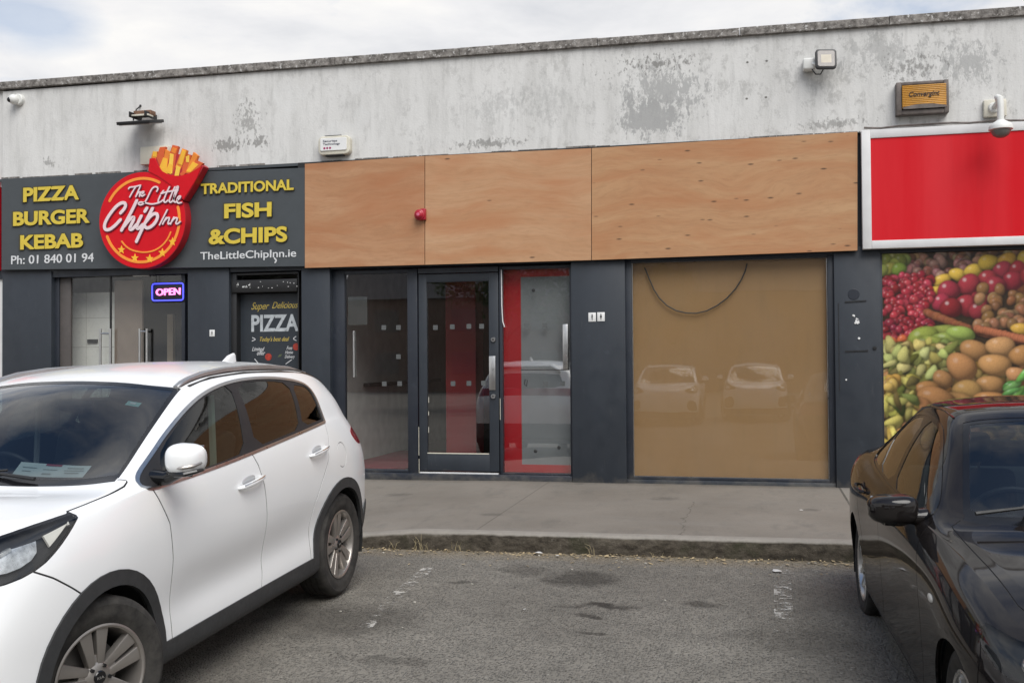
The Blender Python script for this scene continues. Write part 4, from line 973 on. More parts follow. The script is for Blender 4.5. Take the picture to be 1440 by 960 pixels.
# alarm box with rounded corners
def zz3(a, b2): return (420 + a / 3.512, 170 + b2 / 3.512)
def w3(a, b2, y): return W(*zz3(a, b2), y)
ya = -.13
x0, z0 = w3(94, 170, ya); x1, z1 = w3(250, 68, ya)
t = thing('alarm_box', 'cream rounded alarm box with white front plate lettered Securitas Technology', 'alarm box', ((x0 + x1) / 2, yw, z0))
def rrect(x0, x1, z0, z1, r, n=5):
    out = []
    for cx_, cz_, a0 in ((x1 - r, z1 - r, 0), (x0 + r, z1 - r, 90), (x0 + r, z0 + r, 180), (x1 - r, z0 + r, 270)):
        out += [(cx_ + r * math.cos(math.radians(a0 + 90 * k / n)), cz_ + r * math.sin(math.radians(a0 + 90 * k / n))) for k in range(n + 1)]
    return out
MB().prism(rrect(x0, x1, z0, z1, .06), ya + .012, yw, bev=.012, seg=3).build('case', MT['cream_plastic'], t)
fx0, fz0 = w3(106, 150, ya); fx1, fz1 = w3(236, 80, ya)
MB().prism(rrect(fx0, fx1, fz0, fz1, .018), ya, ya + .014, bev=.003).build('front_plate', MT['white_sticker'], t)
mb = MB(); mb.box(x0 + .09, x1 - .09, ya + .02, yw - .01, z0 - .014, z0 + .004, .004); mb.box(x0 + .08, x1 - .12, ya + .03, yw - .01, z1 - .003, z1 + .012, .004); finish_each(mb.bm, 'vent_slot', MT['black'], t)
MT['ink'] = plain('dark_blue_ink', (.03, .035, .07), .5); MT['ink_pink'] = plain('magenta_ink', (.32, .03, .12), .5)
letters('lettering', 'Securitas', zz3(120, 106), zz3(190, 103), zz3(120, 95), ya - .0005, MT['ink'], t, .002, .006)
letters('lettering', 'Technology', zz3(120, 121), zz3(204, 117), zz3(120, 110), ya - .0005, MT['ink'], t, .002, .006)
mb = MB()
for a, b2 in ((127, 136), (141, 135), (155, 134)): q = w3(a, b2, ya); mb.lathe([(0, -.002), (.014, -.002), (.014, 0)], (q[0], ya, q[1]), 'y', 12)
finish_each(mb.bm, 'dot', MT['ink_pink'], t)
# red beacon on the plywood
q = W(591, 302.5, -.1)
t = thing('fire_alarm_beacon', 'small round red fire alarm sounder fixed to the plywood boards', 'alarm beacon', (q[0], -.07, q[1] - .07))
MT['beacon'] = plain('red_beacon_plastic', (.36, .012, .03), .3, var=.08)
MB().lathe([(0, -.115), (.030, -.112), (.046, -.098), (.050, -.08), (.062, -.075), (.066, -.05), (.066, 0)], (q[0], -.069, q[1]), 'y', 28).build('sounder', MT['beacon'], t)
MB().box(q[0] + .01, q[0] + .07, -.125, -.069, q[1] - .06, q[1] + .075, .006).build('back_box', MT['beacon'], t)
MB().lathe([(0, -.005), (.018, -.004), (.02, 0)], (q[0] - .002, -.069 - .113, q[1]), 'y', 16).build('lens', plain('pink_lens', (.55, .12, .2), .2), t)
# floodlight on the right
def zz2(a, b2): return (1100 + a / 4.235, b2 / 4.235)
def w2(a, b2, y): return W(*zz2(a, b2), y)
yf = -.22
t = thing('floodlight', 'square floodlight with pale lens in a black rim near the amber alarm', 'floodlight', (w2(262, 350, yf)[0], yf, w2(262, 415, yf)[1]))
x0, z0 = w2(199, 415, yf); x1, z1 = w2(325, 284, yf)
RQ = Matrix.Rotation(math.radians(-10), 3, 'X') @ Matrix.Rotation(math.radians(8), 3, 'Z')
def turned(o_bm, c):
    for v in o_bm.bm.verts: v.co = Vector(c) + RQ @ (v.co - Vector(c))
    return o_bm
c = ((x0 + x1) / 2, yf, (z0 + z1) / 2)
turned(MB().prism(rrect(x0, x1, z0, z1, .035), yf, yf + .045, bev=.008, seg=2), c).build('rim', MT['black'], t)
turned(MB().prism(rrect(x0 + .02, x1 - .02, z0 + .02, z1 - .02, .025), yf - .004, yf + .01, bev=.003), c).build('lens', MT['lens'], t)
turned(MB().box(c[0] - .055, c[0] + .055, yf - .0046, yf - .0035, c[2] - .05, c[2] + .045), c).build('led_chip', plain('led_yellow_grey', (.50, .45, .36), .4), t)
xj, zj = w2(163, 383, -.1)
MB().box(xj - .075, xj + .06, -.15, yw, zj - .07, zj + .06, .02, 3).build('junction_box', MT['white_plastic'], t)
MB().tube([(xj, -.12, zj), (c[0] - .06, yf + .04, c[2] - .06)], .02, 8).build('arm', MT['white_plastic'], t)
MB().tube([(xj + .02, -.13, zj - .06), (xj + .06, -.15, zj - .13), (xj + .11, -.17, zj - .14), (xj + .14, yf + .05, zj - .09), (xj + .13, yf + .06, zj - .02)], .007, 6).build('cable', MT['rubber'], t)
# amber sounder
yb2 = -.16
x0, z0 = w2(683, 684, yb2); x1, z1 = w2(993, 470, yb2)
t = thing('amber_alarm', 'weathered amber alarm light box lettered Convergint on the white wall', 'alarm box', ((x0 + x1) / 2, yw, z0))
MT['amber'] = plain('amber_plastic', (.50, .235, .025), .3, var=.16, scale=5); MT['dirty_case'] = plain('dirty_brown_case', (.125, .105, .095), .7, var=.35, scale=12)
f = MB(); rect_frame(f, x0, x1, z0, z1, yb2 + .015, yw, .055, .05, .035, .05, .006); f.build('case', MT['dirty_case'], t)
MB().box(x0 + .05, x1 - .045, yb2 + .04, yw, z0 + .045, z1 - .03).build('backplate', MT['dirty_case'], t)
ax0, az0 = w2(716, 648, yb2); ax1, az1 = w2(977, 494, yb2)
bmx = MB(); n = 16
for k in range(13):                                         # ribbed lens, bowed at the foot
    za_, zb_ = az0 + (az1 - az0) * k / 13, az0 + (az1 - az0) * (k + .86) / 13
    bmx.box(ax0, ax1, yb2, yb2 + .05, za_, zb_, .003)
bmx.box(ax0 + .004, ax1 - .004, yb2 + .006, yb2 + .05, az0, az1 - .004); bmx.build('amber_lens', MT['amber'], t)
mb = MB(); pts = [(ax0 + .01, az0 - .008)] + [(ax0 + (ax1 - ax0) * k / 10, az0 + .012 + .028 * math.sin(PI * k / 10)) for k in range(11)] + [(ax1 - .01, az0 - .008)]
mb.prism(pts, yb2 - .006, yb2 + .01); mb.build('lower_trim', MT['dirty_case'], t)
letters('lettering', 'Convergint', zz2(754, 575), zz2(938, 570), zz2(754, 543), yb2 - .001, plain('brown_black_ink', (.025, .012, .008), .5), t, .003, .018, .28)
# dome camera on a bracket, far right
x0, z0 = w2(1200, 700, -.08); x1, z1 = w2(1336, 588, -.08)
t = thing('security_camera', 'white dome security camera hanging from a swan neck bracket over the red sign', 'security camera', ((x0 + x1) / 2, yw, z0))
MB().box(x0, x1, -.085, yw, z0, z1, .012, 3).build('base_box', MT['cream_plastic'], t)
cx_, cz_ = w2(1262, 640, -.1)
MB().lathe([(0, -.03), (.05, -.026), (.058, 0)], (cx_, -.085, cz_), 'y', 24).build('boss', MT['white_plastic'], t)
xd, zd_ = w2(1302, 770, -.42)
MB().tube([(cx_, -.09, cz_), (cx_ + .02, -.22, cz_ + .03), (xd - .01, -.34, cz_ + .05), (xd, -.41, cz_ + .02), (xd, -.42, cz_ - .06), (xd, -.42, zd_ + .06)], [.028, .03, .032, .033, .033, .036], 14).build('arm', MT['white_plastic'], t)
MB().lathe([(.03, .10), (.05, .085), (.10, .055), (.118, .02), (.118, -.005), (.10, -.01), (0, -.012)], (xd, -.42, zd_), 'z', 32).build('housing', MT['white_plastic'], t)
MB().lathe([(.098, -.006), (.095, -.03), (.075, -.065), (.04, -.086), (0, -.092)], (xd, -.42, zd_), 'z', 28).build('dome', plain('smoked_dome', (.16, .15, .14), .12, var=.1), t)
# thin lead creeping along the top of the red sign
mb = MB(); rr = random.Random(6); pts = []
xx = W(1215, 180, -.06)[0]
while xx < 5.2: pts.append((xx, -.06 + rr.uniform(-.01, .01), 4.145 + rr.uniform(-.008, .02))); xx += .18
mb.tube(pts, .012, 6); tag(mb.build('wall_cable', MT['dirty_case']), 'grubby cable lying along the top edge of the red sign', 'cable')

# ------------------------------------------------------------------ litter, stones, dry grass along the kerb
MT['leaf'] = plain('dry_leaf', (.34, .26, .15), .9, var=.6, scale=14); MT['grass'] = plain('dry_grass', (.36, .30, .18), .9, var=.3); MT['scrap'] = plain('paper_scrap', (.55, .53, .50), .9)
rl = random.Random(21); mb = MB()
for k in range(900):
    x = rl.uniform(-4.6, 2.6); y = ky(x) - abs(rl.gauss(0, .10)) - .012
    if k % 9 == 0: y -= rl.uniform(0, .6)
    s = rl.uniform(.006, .022) * (1.5 if rl.random() < .1 else 1); a = rl.uniform(0, PI); h = rl.uniform(.003, .016)
    e = Vector((math.cos(a), math.sin(a), rl.uniform(-.3, .3))) * s; g = Vector((-math.sin(a), math.cos(a), rl.uniform(-.3, .3))) * s * rl.uniform(.35, .7)
    p = Vector((x, y, gz(y) + h)); mb.quad(p - e, p - g, p + e, p + g)
tag(mb.build('leaf_litter', MT['leaf'], flat=True), 'dry leaf crumbs gathered along the kerb', kind='stuff')
mb = MB()
for k in range(90):
    x = rl.uniform(-5, 2.8); y = rl.uniform(-9.4, ky(x) - .05) if k > 30 else ky(x) - rl.uniform(.03, .3)
    s = rl.uniform(.004, .012); p = Vector((x, y, gz(y)))
    mb.ell(p + Vector((0, 0, s * .4)), (s, s * rl.uniform(.6, 1), s * .6), 7, 5)
tag(mb.build('loose_grit', plain('loose_grit', (.33, .31, .27), .9, var=.4), flat=True), 'loose pebbles and grit on the tarmac', kind='stuff')
mb = MB()
for px, n, hh in ((550, 4, .09), (588, 8, .14), (596, 4, .09), (645, 6, .11), (842, 5, .12), (930, 3, .05), (1120, 3, .05)):
    g = G(px, 773); x0 = g.x
    for k in range(n):
        x = x0 + rl.uniform(-.05, .05); y = ky(x) - rl.uniform(.0, .03); l = hh * rl.uniform(.5, 1.1); dx, dy = rl.uniform(-.6, .6) * l, -rl.uniform(.05, .5) * l
        mb.tube([(x, y, 0), (x + dx * .35, y + dy * .4, l * .6), (x + dx, y + dy, l * rl.uniform(.75, 1))], [.0022, .0018, .0006], 4)
tag(mb.build('dry_grass', MT['grass'], flat=True), 'straw coloured dry grass sprouting at the kerb foot', kind='stuff')
def scrap(px, py, s, label, z=.006, seed=1):
    r_ = random.Random(seed); p = G(px, py, z); mb = MB(); n = 6
    q = [Vector((p.x + s * math.cos(2 * PI * k / n) * r_.uniform(.6, 1.2), p.y + s * .8 * math.sin(2 * PI * k / n) * r_.uniform(.6, 1.2), p.z + r_.uniform(0, .25) * s)) for k in range(n)]
    c = mb.bm.verts.new(p + Vector((0, 0, s * .35))); vs = [mb.bm.verts.new(v) for v in q]
    for k in range(n): mb.bm.faces.new((c, vs[k], vs[(k + 1) % n]))
    tag(mb.build('paper_scrap', MT['scrap'], flat=True), label, 'litter')
scrap(757, 777, .035, 'crumpled white scrap against the kerb below the navy pillar', .02, 2)
scrap(784, 781, .025, 'smaller torn scrap close to the crumpled one at the kerb foot', .015, 3)
scrap(1093, 803, .05, 'flat pale scrap at the top of the worn bay line near the black car', .008, 4)
scrap(572, 945, .02, 'thin pale scrap on open tarmac near the front wheel of the white car', -.11, 5)
scrap(1127, 717, .02, 'tiny white scrap on the footpath before the boarded window', .19, 6)
scrap(738, 856, .014, 'tiny pale chip on the tarmac beside the dark stain', -.005, 7)
# ------------------------------------------------------------------ cars
def spline(P, sub):
    """non-uniform cubic through the rows of P (n, m, 3) along axis 0"""
    n = P.shape[0]
    d = np.linalg.norm(np.diff(P, axis=0), axis=2).mean(1) ** .6
    t = np.concatenate([[0], np.cumsum(d)])
    T = np.zeros_like(P)
    for i in range(n):
        if i == 0: T[i] = (P[1] - P[0]) / d[0]
        elif i == n - 1: T[i] = (P[-1] - P[-2]) / d[-1]
        else:
            a, b2 = d[i - 1], d[i]
            T[i] = ((P[i] - P[i - 1]) / a * b2 + (P[i + 1] - P[i]) / b2 * a) / (a + b2)
    out = []
    for i in range(n - 1):
        for k in range(sub):
            u = k / sub; h = d[i]
            out.append((2 * u**3 - 3 * u**2 + 1) * P[i] + (u**3 - 2 * u**2 + u) * h * T[i] + (-2 * u**3 + 3 * u**2) * P[i + 1] + (u**3 - u**2) * h * T[i + 1])
    out.append(P[-1]); return np.array(out)
def surface(rows, si=7, sj=8, smooth=4):
    P = np.array(rows, float)
    lo, hi = P[6], P[7]; out_ = np.zeros_like(lo); out_[6:12, 0] = 1.0; out_[6:12, 2] = .55
    P = np.concatenate([P[:7], (lo + (hi - lo) * .07)[None], (lo + (hi - lo) * .5 + out_ * .016)[None], (lo + (hi - lo) * .86 + out_ * .008)[None], P[7:]])
    Q = spline(P, si); Q = spline(Q.transpose(1, 0, 2), sj).transpose(1, 0, 2)
    for _ in range(smooth):
        for ax in (0, 1):
            A = Q if ax == 0 else Q.transpose(1, 0, 2)
            S = A.copy()
            S[1:-1] = .25 * A[:-2] + .5 * A[1:-1] + .25 * A[2:]
            def mir(v): w = v.copy(); w[..., 0] *= -1; return w
            if ax == 0: S[-1] = .25 * A[-2] + .5 * A[-1] + .25 * mir(A[-2])
            else:
                S[0] = .5 * A[0] + .25 * A[1] + .25 * mir(A[1]); S[-1] = .5 * A[-1] + .25 * A[-2] + .25 * mir(A[-2])
            Q = S if ax == 0 else S.transpose(1, 0, 2)
    return Q
def chaikin(p, it=2, closed=True):
    p = [Vector(q) for q in p]
    for _ in range(it):
        q = []; n = len(p)
        for i in range(n if closed else n - 1):
            a, b2 = p[i], p[(i + 1) % n]; q += [a * .75 + b2 * .25, a * .25 + b2 * .75]
        if not closed: q = [p[0]] + q + [p[-1]]
        p = q
    return [tuple(v) for v in p]
def grow(poly, d):
    n = len(poly); out = []
    A = sum(poly[i][0] * poly[(i + 1) % n][1] - poly[(i + 1) % n][0] * poly[i][1] for i in range(n))
    s = 1 if A > 0 else -1
    for i in range(n):
        p0, p, p1 = Vector(poly[i - 1]), Vector(poly[i]), Vector(poly[(i + 1) % n])
        e0, e1 = (p - p0).normalized(), (p1 - p).normalized()
        n0, n1 = Vector((e0.y, -e0.x)) * s, Vector((e1.y, -e1.x)) * s
        b2 = (n0 + n1); b2.normalize(); c = max(.5, b2.dot(n0)); out.append(tuple(p + b2 * (d / c)))
    return out
def strip(pl, w):
    p = [Vector(q) for q in pl]; L, R = [], []
    for i in range(len(p)):
        t = (p[min(i + 1, len(p) - 1)] - p[max(i - 1, 0)]).normalized(); nn = Vector((-t.y, t.x)) * w / 2
        L.append(tuple(p[i] + nn)); R.append(tuple(p[i] - nn))
    return L + R[::-1]
def inside(p, poly):
    x, y = p; c = False; n = len(poly); j = n - 1
    for i in range(n):
        xi, yi = poly[i]; xj, yj = poly[j]
        if (yi > y) != (yj > y) and x < (xj - xi) * (y - yi) / (yj - yi) + xi: c = not c
        j = i
    return c
AX = {'side': (1, 2), 'top': (0, 1), 'front': (0, 2)}
class Shell:
    """half a car body as one fine surface that is then cut along drawn outlines into panels, glass, lamps"""
    def __init__(s, Q):
        s.bm = bmesh.new(); s.tag = s.bm.faces.layers.int.new('tag'); s.names = ['body']
        V = [[s.bm.verts.new(p) for p in r] for r in Q.tolist()]
        for i in range(len(V) - 1):
            for j in range(len(V[0]) - 1):
                try: s.bm.faces.new((V[i][j], V[i][j + 1], V[i + 1][j + 1], V[i + 1][j]))
                except ValueError: pass
        bmesh.ops.remove_doubles(s.bm, verts=s.bm.verts, dist=1e-5)
        s.bm.normal_update()
        w = sum(f.normal.x * f.calc_area() for f in s.bm.faces)
        if w < 0: bmesh.ops.reverse_faces(s.bm, faces=s.bm.faces)
        s.bm.normal_update()
        s.bvh = BVHTree.FromBMesh(s.bm)
    def cut(s, poly, proj, name, filt=None, only=None, depth=None):
        ia, ib = AX[proj]; bm = s.bm
        if name not in s.names: s.names.append(name)
        ti = s.names.index(name)
        xs = [p[0] for p in poly]; ys = [p[1] for p in poly]; e = .002
        lo, hi = (min(xs) - e, min(ys) - e), (max(xs) + e, max(ys) + e)
        def bb(f):
            a = [v.co[ia] for v in f.verts]; b2 = [v.co[ib] for v in f.verts]; return min(a), max(a), min(b2), max(b2)
        cand = {}
        for f in bm.faces:
            c = f.calc_center_median()
            if filt and not filt(c): continue
            b2 = bb(f)
            if b2[1] < lo[0] or b2[0] > hi[0] or b2[3] < lo[1] or b2[2] > hi[1]: continue
            cand[f] = b2
        n = len(poly)
        for i in range(n):
            p, q = poly[i], poly[(i + 1) % n]
            dx, dy = q[0] - p[0], q[1] - p[1]
            if dx * dx + dy * dy < 1e-12: continue
            x0, x1 = min(p[0], q[0]) - e, max(p[0], q[0]) + e; y0, y1 = min(p[1], q[1]) - e, max(p[1], q[1]) + e
            loc = [f for f, b2 in cand.items() if not (b2[1] < x0 or b2[0] > x1 or b2[3] < y0 or b2[2] > y1)]
            if not loc: continue
            co = Vector((0, 0, 0)); co[ia], co[ib] = p; no = Vector((0, 0, 0)); no[ia], no[ib] = -dy, dx
            geom = set(loc)
            for f in loc: geom.update(f.edges); geom.update(f.verts)
            for f in loc: del cand[f]
            r = bmesh.ops.bisect_plane(bm, geom=list(geom), dist=1e-6, plane_co=co, plane_no=no.normalized())
            for g in r['geom']:
                if isinstance(g, bmesh.types.BMFace) and g.is_valid: cand[g] = bb(g)
        for f in cand:
            if not f.is_valid: continue
            c = f.calc_center_median()
            if only is not None and s.names[f[s.tag]] not in only: continue
            if inside((c[ia], c[ib]), poly): f[s.tag] = ti
    def get(s, names, offset=0.0, thick=0.0, mirror=None, filt=None):
        """a new bmesh of the faces so tagged; mirror: None right as is, 'flip' the other side, 'both' the two welded"""
        bm = s.bm; bm.normal_update()
        ids = {s.names.index(n) for n in names if n in s.names}
        fs = [f for f in bm.faces if f[s.tag] in ids and (filt is None or filt(f.calc_center_median()))]
        out = bmesh.new()
        for sg in ((1,), (-1,), (1, -1))[{None: 0, 'flip': 1, 'both': 2}[mirror]]:
            mp = {}; nf = []
            for f in fs:
                vs = []
                for v in f.verts:
                    if v not in mp:
                        c = v.co + v.normal * offset; mp[v] = (out.verts.new((c.x * sg, c.y, c.z)), Vector((v.normal.x * sg, v.normal.y, v.normal.z)))
                    vs.append(mp[v][0])
                try: nf.append(out.faces.new(vs if sg > 0 else vs[::-1]))
                except ValueError: pass
            if thick:
                be = [e for e in {e for f in nf for e in f.edges} if len(e.link_faces) == 1]
                nrm = {a: b2 for a, b2 in mp.values()}
                inn = {a: out.verts.new(a.co - b2 * thick) for a, b2 in nrm.items()}
                for f in nf: out.faces.new([inn[v] for v in f.verts][::-1])
                for e in be:
                    a, b2 = e.verts
                    if abs(a.co.x) < 1e-4 and abs(b2.co.x) < 1e-4: continue
                    l = e.link_loops[0]; a, b2 = l.vert, l.link_loop_next.vert
                    try: out.faces.new((b2, a, inn[a], inn[b2]))
                    except ValueError: pass
        if mirror == 'both': bmesh.ops.remove_doubles(out, verts=[v for v in out.verts if abs(v.co.x) < 2e-4], dist=1e-3)
        out.normal_update(); return out
    def x_at(s, y, z):
        h = s.bvh.ray_cast(Vector((2, y, z)), Vector((-1, 0, 0))); return h[0].x if h[0] else .9
    def z_at(s, x, y):
        h = s.bvh.ray_cast(Vector((abs(x), y, 3)), Vector((0, 0, -1))); return h[0].z if h[0] else 1.0

def paint(name, col, rough=.22, coat=1.0, var=.02):
    m, N, b = new_mat(name)
    tc = N.n('ShaderNodeTexCoord').outputs['Object']
    b.inputs['Roughness'].default_value = rough
    b.inputs['Coat Weight'].default_value = coat; b.inputs['Coat Roughness'].default_value = .02 if col[0] > .05 else .05
    if col[0] < .05: b.inputs['Specular IOR Level'].default_value = .0
    c = N.mix(N.noise(tc, 2.0, 4), tuple(x * (1 - var) for x in col), tuple(min(1, x * (1 + var)) for x in col))
    # road film low on the sides
    z = N.n('ShaderNodeSeparateXYZ', {0: tc}).outputs[2]
    f = N.m('MULTIPLY', N.ramp(N.m('SUBTRACT', N.m('MULTIPLY', N.noise(tc, 5, 6, .7), .5), z), [(-.42, 0.0), (0.0, 1.0)]), .5)
    c = N.mix(f, c, (.20, .18, .15) if col[0] > .3 else (.05, .045, .04))
    lk(N, c, b.inputs['Base Color']); return m
MT.update(white_paint=paint('white_car_paint', (.80, .805, .80), .25, .45), black_paint=paint('black_car_paint', (.013, .011, .0105), .3, .8, .25), silver_paint=paint('silver_and_shade_grey', (.42, .43, .44), .3),
          clad=plain('black_cladding', (.030, .031, .032), .62, var=.15, scale=14, bump=.1, bscale=200), gloss_black=plain('gloss_black_trim', (.008, .008, .009), .12),
          lining=plain('dark_lining', (.012, .012, .012), .8), car_glass=glass('car_glass', (.33, .40, .37), 0, 1.35), screen_glass=glass('windscreen_glass', (.40, .45, .47), 0, 2.1),
          lamp_glass=glass('lamp_glass', (.92, .93, .93), 0, 1.0), tail_red=plain('tail_lamp_red', (.22, .005, .012), .12, coat=.5), rail_silver=plain('roof_rail_silver', (.42, .42, .42), .38, metal=.7),
          alloy=plain('grey_alloy', (.36, .335, .31), .34, metal=.75, var=.06), alloy_bright=plain('bright_alloy', (.55, .54, .52), .3, metal=.85, var=.06), seat=plain('grey_seat_cloth', (.05, .05, .052), .85),
          dash=plain('dashboard_plastic', (.018, .018, .019), .6), tyre=None, indicator=plain('clear_indicator_lens', (.62, .60, .54), .2), disc=plain('brake_disc_steel', (.20, .19, .18), .45, metal=.8, var=.2),
          mirror=plain('mirror_glass', (.7, .72, .74), .03, metal=1), paper_white=plain('white_paper_card', (.62, .68, .64), .6), paper_green=plain('green_paper_sticker', (.25, .50, .45), .5))
def mat_tyre():
    m, N, b = new_mat('tyre_rubber'); tc = N.n('ShaderNodeTexCoord').outputs['Object']
    c = N.mix(N.ramp(N.noise(tc, 9, 6, .7), [(.35, 0.0), (.7, 1.0)]), (.020, .019, .018), (.060, .056, .050))
    lk(N, c, b.inputs['Base Color']); b.inputs['Roughness'].default_value = .82; b.inputs['Specular IOR Level'].default_value = .3
    return m
MT['tyre'] = mat_tyre(); MT['lamp_grid'] = plain('lamp_reflector', (.55, .56, .56), .3, metal=.7, var=.35, scale=30)

def wheel(car, x, y, R, w, rim, side, style):
    t = link(bpy.data.objects.new('wheel', None)); t.parent = car; t.location = (x, y, R); t.empty_display_size = .1
    BASE[t.name] = Vector((x, y, R))
    c = (x, y, R); s = side
    pr = [(rim - .004, -.40), (rim + .022, -.46), (rim + (R - rim) * .45, -.5), (R - .022, -.47), (R - .006, -.40), (R, -.33), (R, -.20), (R - .007, -.19), (R - .007, -.16), (R, -.15), (R, -.02), (R - .007, -.015), (R - .007, .015), (R, .02), (R, .15), (R - .007, .16), (R - .007, .19), (R, .20), (R, .33), (R - .006, .40), (R - .022, .47), (R - .034, .487), (R - .036, .484), (rim + (R - rim) * .45, .5), (rim + .030, .475), (rim + .026, .465), (rim + .022, .46), (rim - .004, .40)]
    mb = MB().lathe([(r, a * w) for r, a in pr], c, 'x', 72, close=True)
    n = 78
    for k in range(n):                                       # shoulder blocks
        a = 2 * PI * k / n; rr = R - .010
        mb.box(-.012, .012, -.006, .006, -.5, .5) if False else None
    mb.build('tyre', MT['tyre'], t, ang=28)
    al = MT['alloy'] if style == 'suv' else MT['alloy_bright']
    o = s * w * .5
    MB().lathe([(rim - .006, .40 * w * s), (rim + .004, .43 * w * s), (rim - .004, .445 * w * s), (rim - .014, .42 * w * s), (rim - .026, .30 * w * s), (rim - .034, -.3 * w * s), (rim - .006, -.42 * w * s)], c, 'x', 64).build('rim', al, t, ang=30) if False else None
    mb = MB().lathe([(rim - .003, .405 * w * s), (rim + .003, .44 * w * s), (rim - .006, .452 * w * s), (rim - .015, .43 * w * s), (rim - .026, .28 * w * s), (rim - .036, -.1 * w * s), (rim - .036, -.4 * w * s), (rim - .003, -.405 * w * s)], c, 'x', 64, close=True)
    xo = x + s * w * .35
    def blade(a, v0, v1, h0, h1, u0, u1, tk=.035, d0=0.0, d1=.012):
        ca, sa = math.cos(a), math.sin(a)
        def P(u, v, xx): return Vector((xx, y + u * ca - v * sa, R + u * sa + v * ca))
        front = [P(u0, v0 - h0, xo + s * d0), P(u1, v1 - h1, xo + s * d1), P(u1, v1 + h1, xo + s * d1), P(u0, v0 + h0, xo + s * d0)]
        back = [p - Vector((s * tk, 0, 0)) for p in front]
        A = [mb.bm.verts.new(p) for p in front]; Bk = [mb.bm.verts.new(p) for p in back]
        fs = [mb.bm.faces.new(A), mb.bm.faces.new(Bk[::-1])] + [mb.bm.faces.new((A[k], Bk[k], Bk[(k + 1) % 4], A[(k + 1) % 4])) for k in range(4)]
        bmesh.ops.recalc_face_normals(mb.bm, faces=fs)
        bmesh.ops.bevel(mb.bm, geom=list(fs[0].edges), offset=.005, segments=2, affect='EDGES', profile=.5)
    if style == 'suv':
        for k in range(5):
            a = PI / 2 + .12 + 2 * PI * k / 5
            for q in (-1, 1): blade(a, q * .020, q * .046, .016, .034, .045, rim - .010)
            blade(a, 0, 0, .03, .012, .03, .10, .03, -.002, -.004)
    else:
        for k in range(5):
            a = PI / 2 + .3 + 2 * PI * k / 5
            for q in (-1, 1): blade(a, q * .020, q * .052, .011, .013, .04, rim - .010)
    mb.lathe([(0, .012 * s), (.052, .010 * s), (.068, 0), (.068, -.03 * s)], (xo - s * .004, y, R), 'x', 32)
    mb.build('rim', al, t, ang=30)
    MB().lathe([(0, .0), (.15, 0), (.155, -.02 * s), (0, -.022 * s)], (x + s * w * .02, y, R), 'x', 40).build('brake_disc', MT['disc'], t)
    MB().lathe([(0, .0), (rim - .04, 0)], (x - s * w * .2, y, R), 'x', 40).build('wheel_backplate', MT['lining'], t)
    mb = MB()
    for k in range(5):
        a = PI / 2 + .12 + 2 * PI * (k + .5) / 5
        mb.lathe([(0, .008 * s), (.008, .008 * s), (.010, -.01 * s)], (xo + s * .006, y + .052 * math.cos(a), R + .052 * math.sin(a)), 'x', 8)
    mb.build('lug_nut', MT['gloss_black'], t)
    cap = MB().lathe([(0, .004 * s), (.026, .004 * s), (.030, 0), (.030, -.01 * s)], (xo + s * .011, y, R), 'x', 28).build('hub_cap', MT['gloss_black'], t)
    if style == 'suv':
        bm = text_bm('KIA', (-.018, -.006), (.018, -.006), .012, 0, .001, .01)
        for v in bm.verts: v.co = Vector((xo + s * (.0155 - v.co.y * .6), y + v.co.x * s, R + v.co.z))
        finish(bm, 'hub_lettering', MT['alloy_bright'], t, flat=True)
    return t

def handle(door, sh, y0, y1, z0, z1, side, col):
    """pull handle standing off a darker plate coloured as the shade of a scoop"""
    ym, zm = (y0 + y1) / 2, (z0 + z1) / 2; x = sh.x_at(ym, zm); sl = math.atan2(z1 - z0, y1 - y0)
    rot = Matrix.Rotation(sl, 3, 'X'); L = (y1 - y0) / 2
    mb = MB(); mb.ell((side * (x - .004), ym - L * .05, zm + .012), (.007, L * .62, .030), 22, 10, rot=rot); mb.build('handle_recess_shade', MT['silver_paint'] if col == 'white' else MT['gloss_black'], door)  # proud plate; its darker colour stands in for shade in the handle scoop
    mb = MB()
    pts = [(-L, 0, -.002), (-L * .86, .022, 0), (-L * .4, .034, .003), (0, .037, .004), (L * .45, .036, .005), (L * .86, .026, .006), (L, .002, .006)]
    P = [Vector((side * (x + b2), ym + a * math.cos(sl), zm + c + a * math.sin(sl))) for a, b2, c in pts]
    mb.tube(P, [.008, .0125, .0145, .015, .0145, .0125, .008], 10)
    mb.build('handle', MT['white_paint'] if col == 'white' else MT['black_paint'], door)
    if col == 'white':
        MB().tube([p + Vector((side * .009, 0, .009)) for p in P[1:-1]], .005, 6).build('handle_trim', MT['chrome'], door)

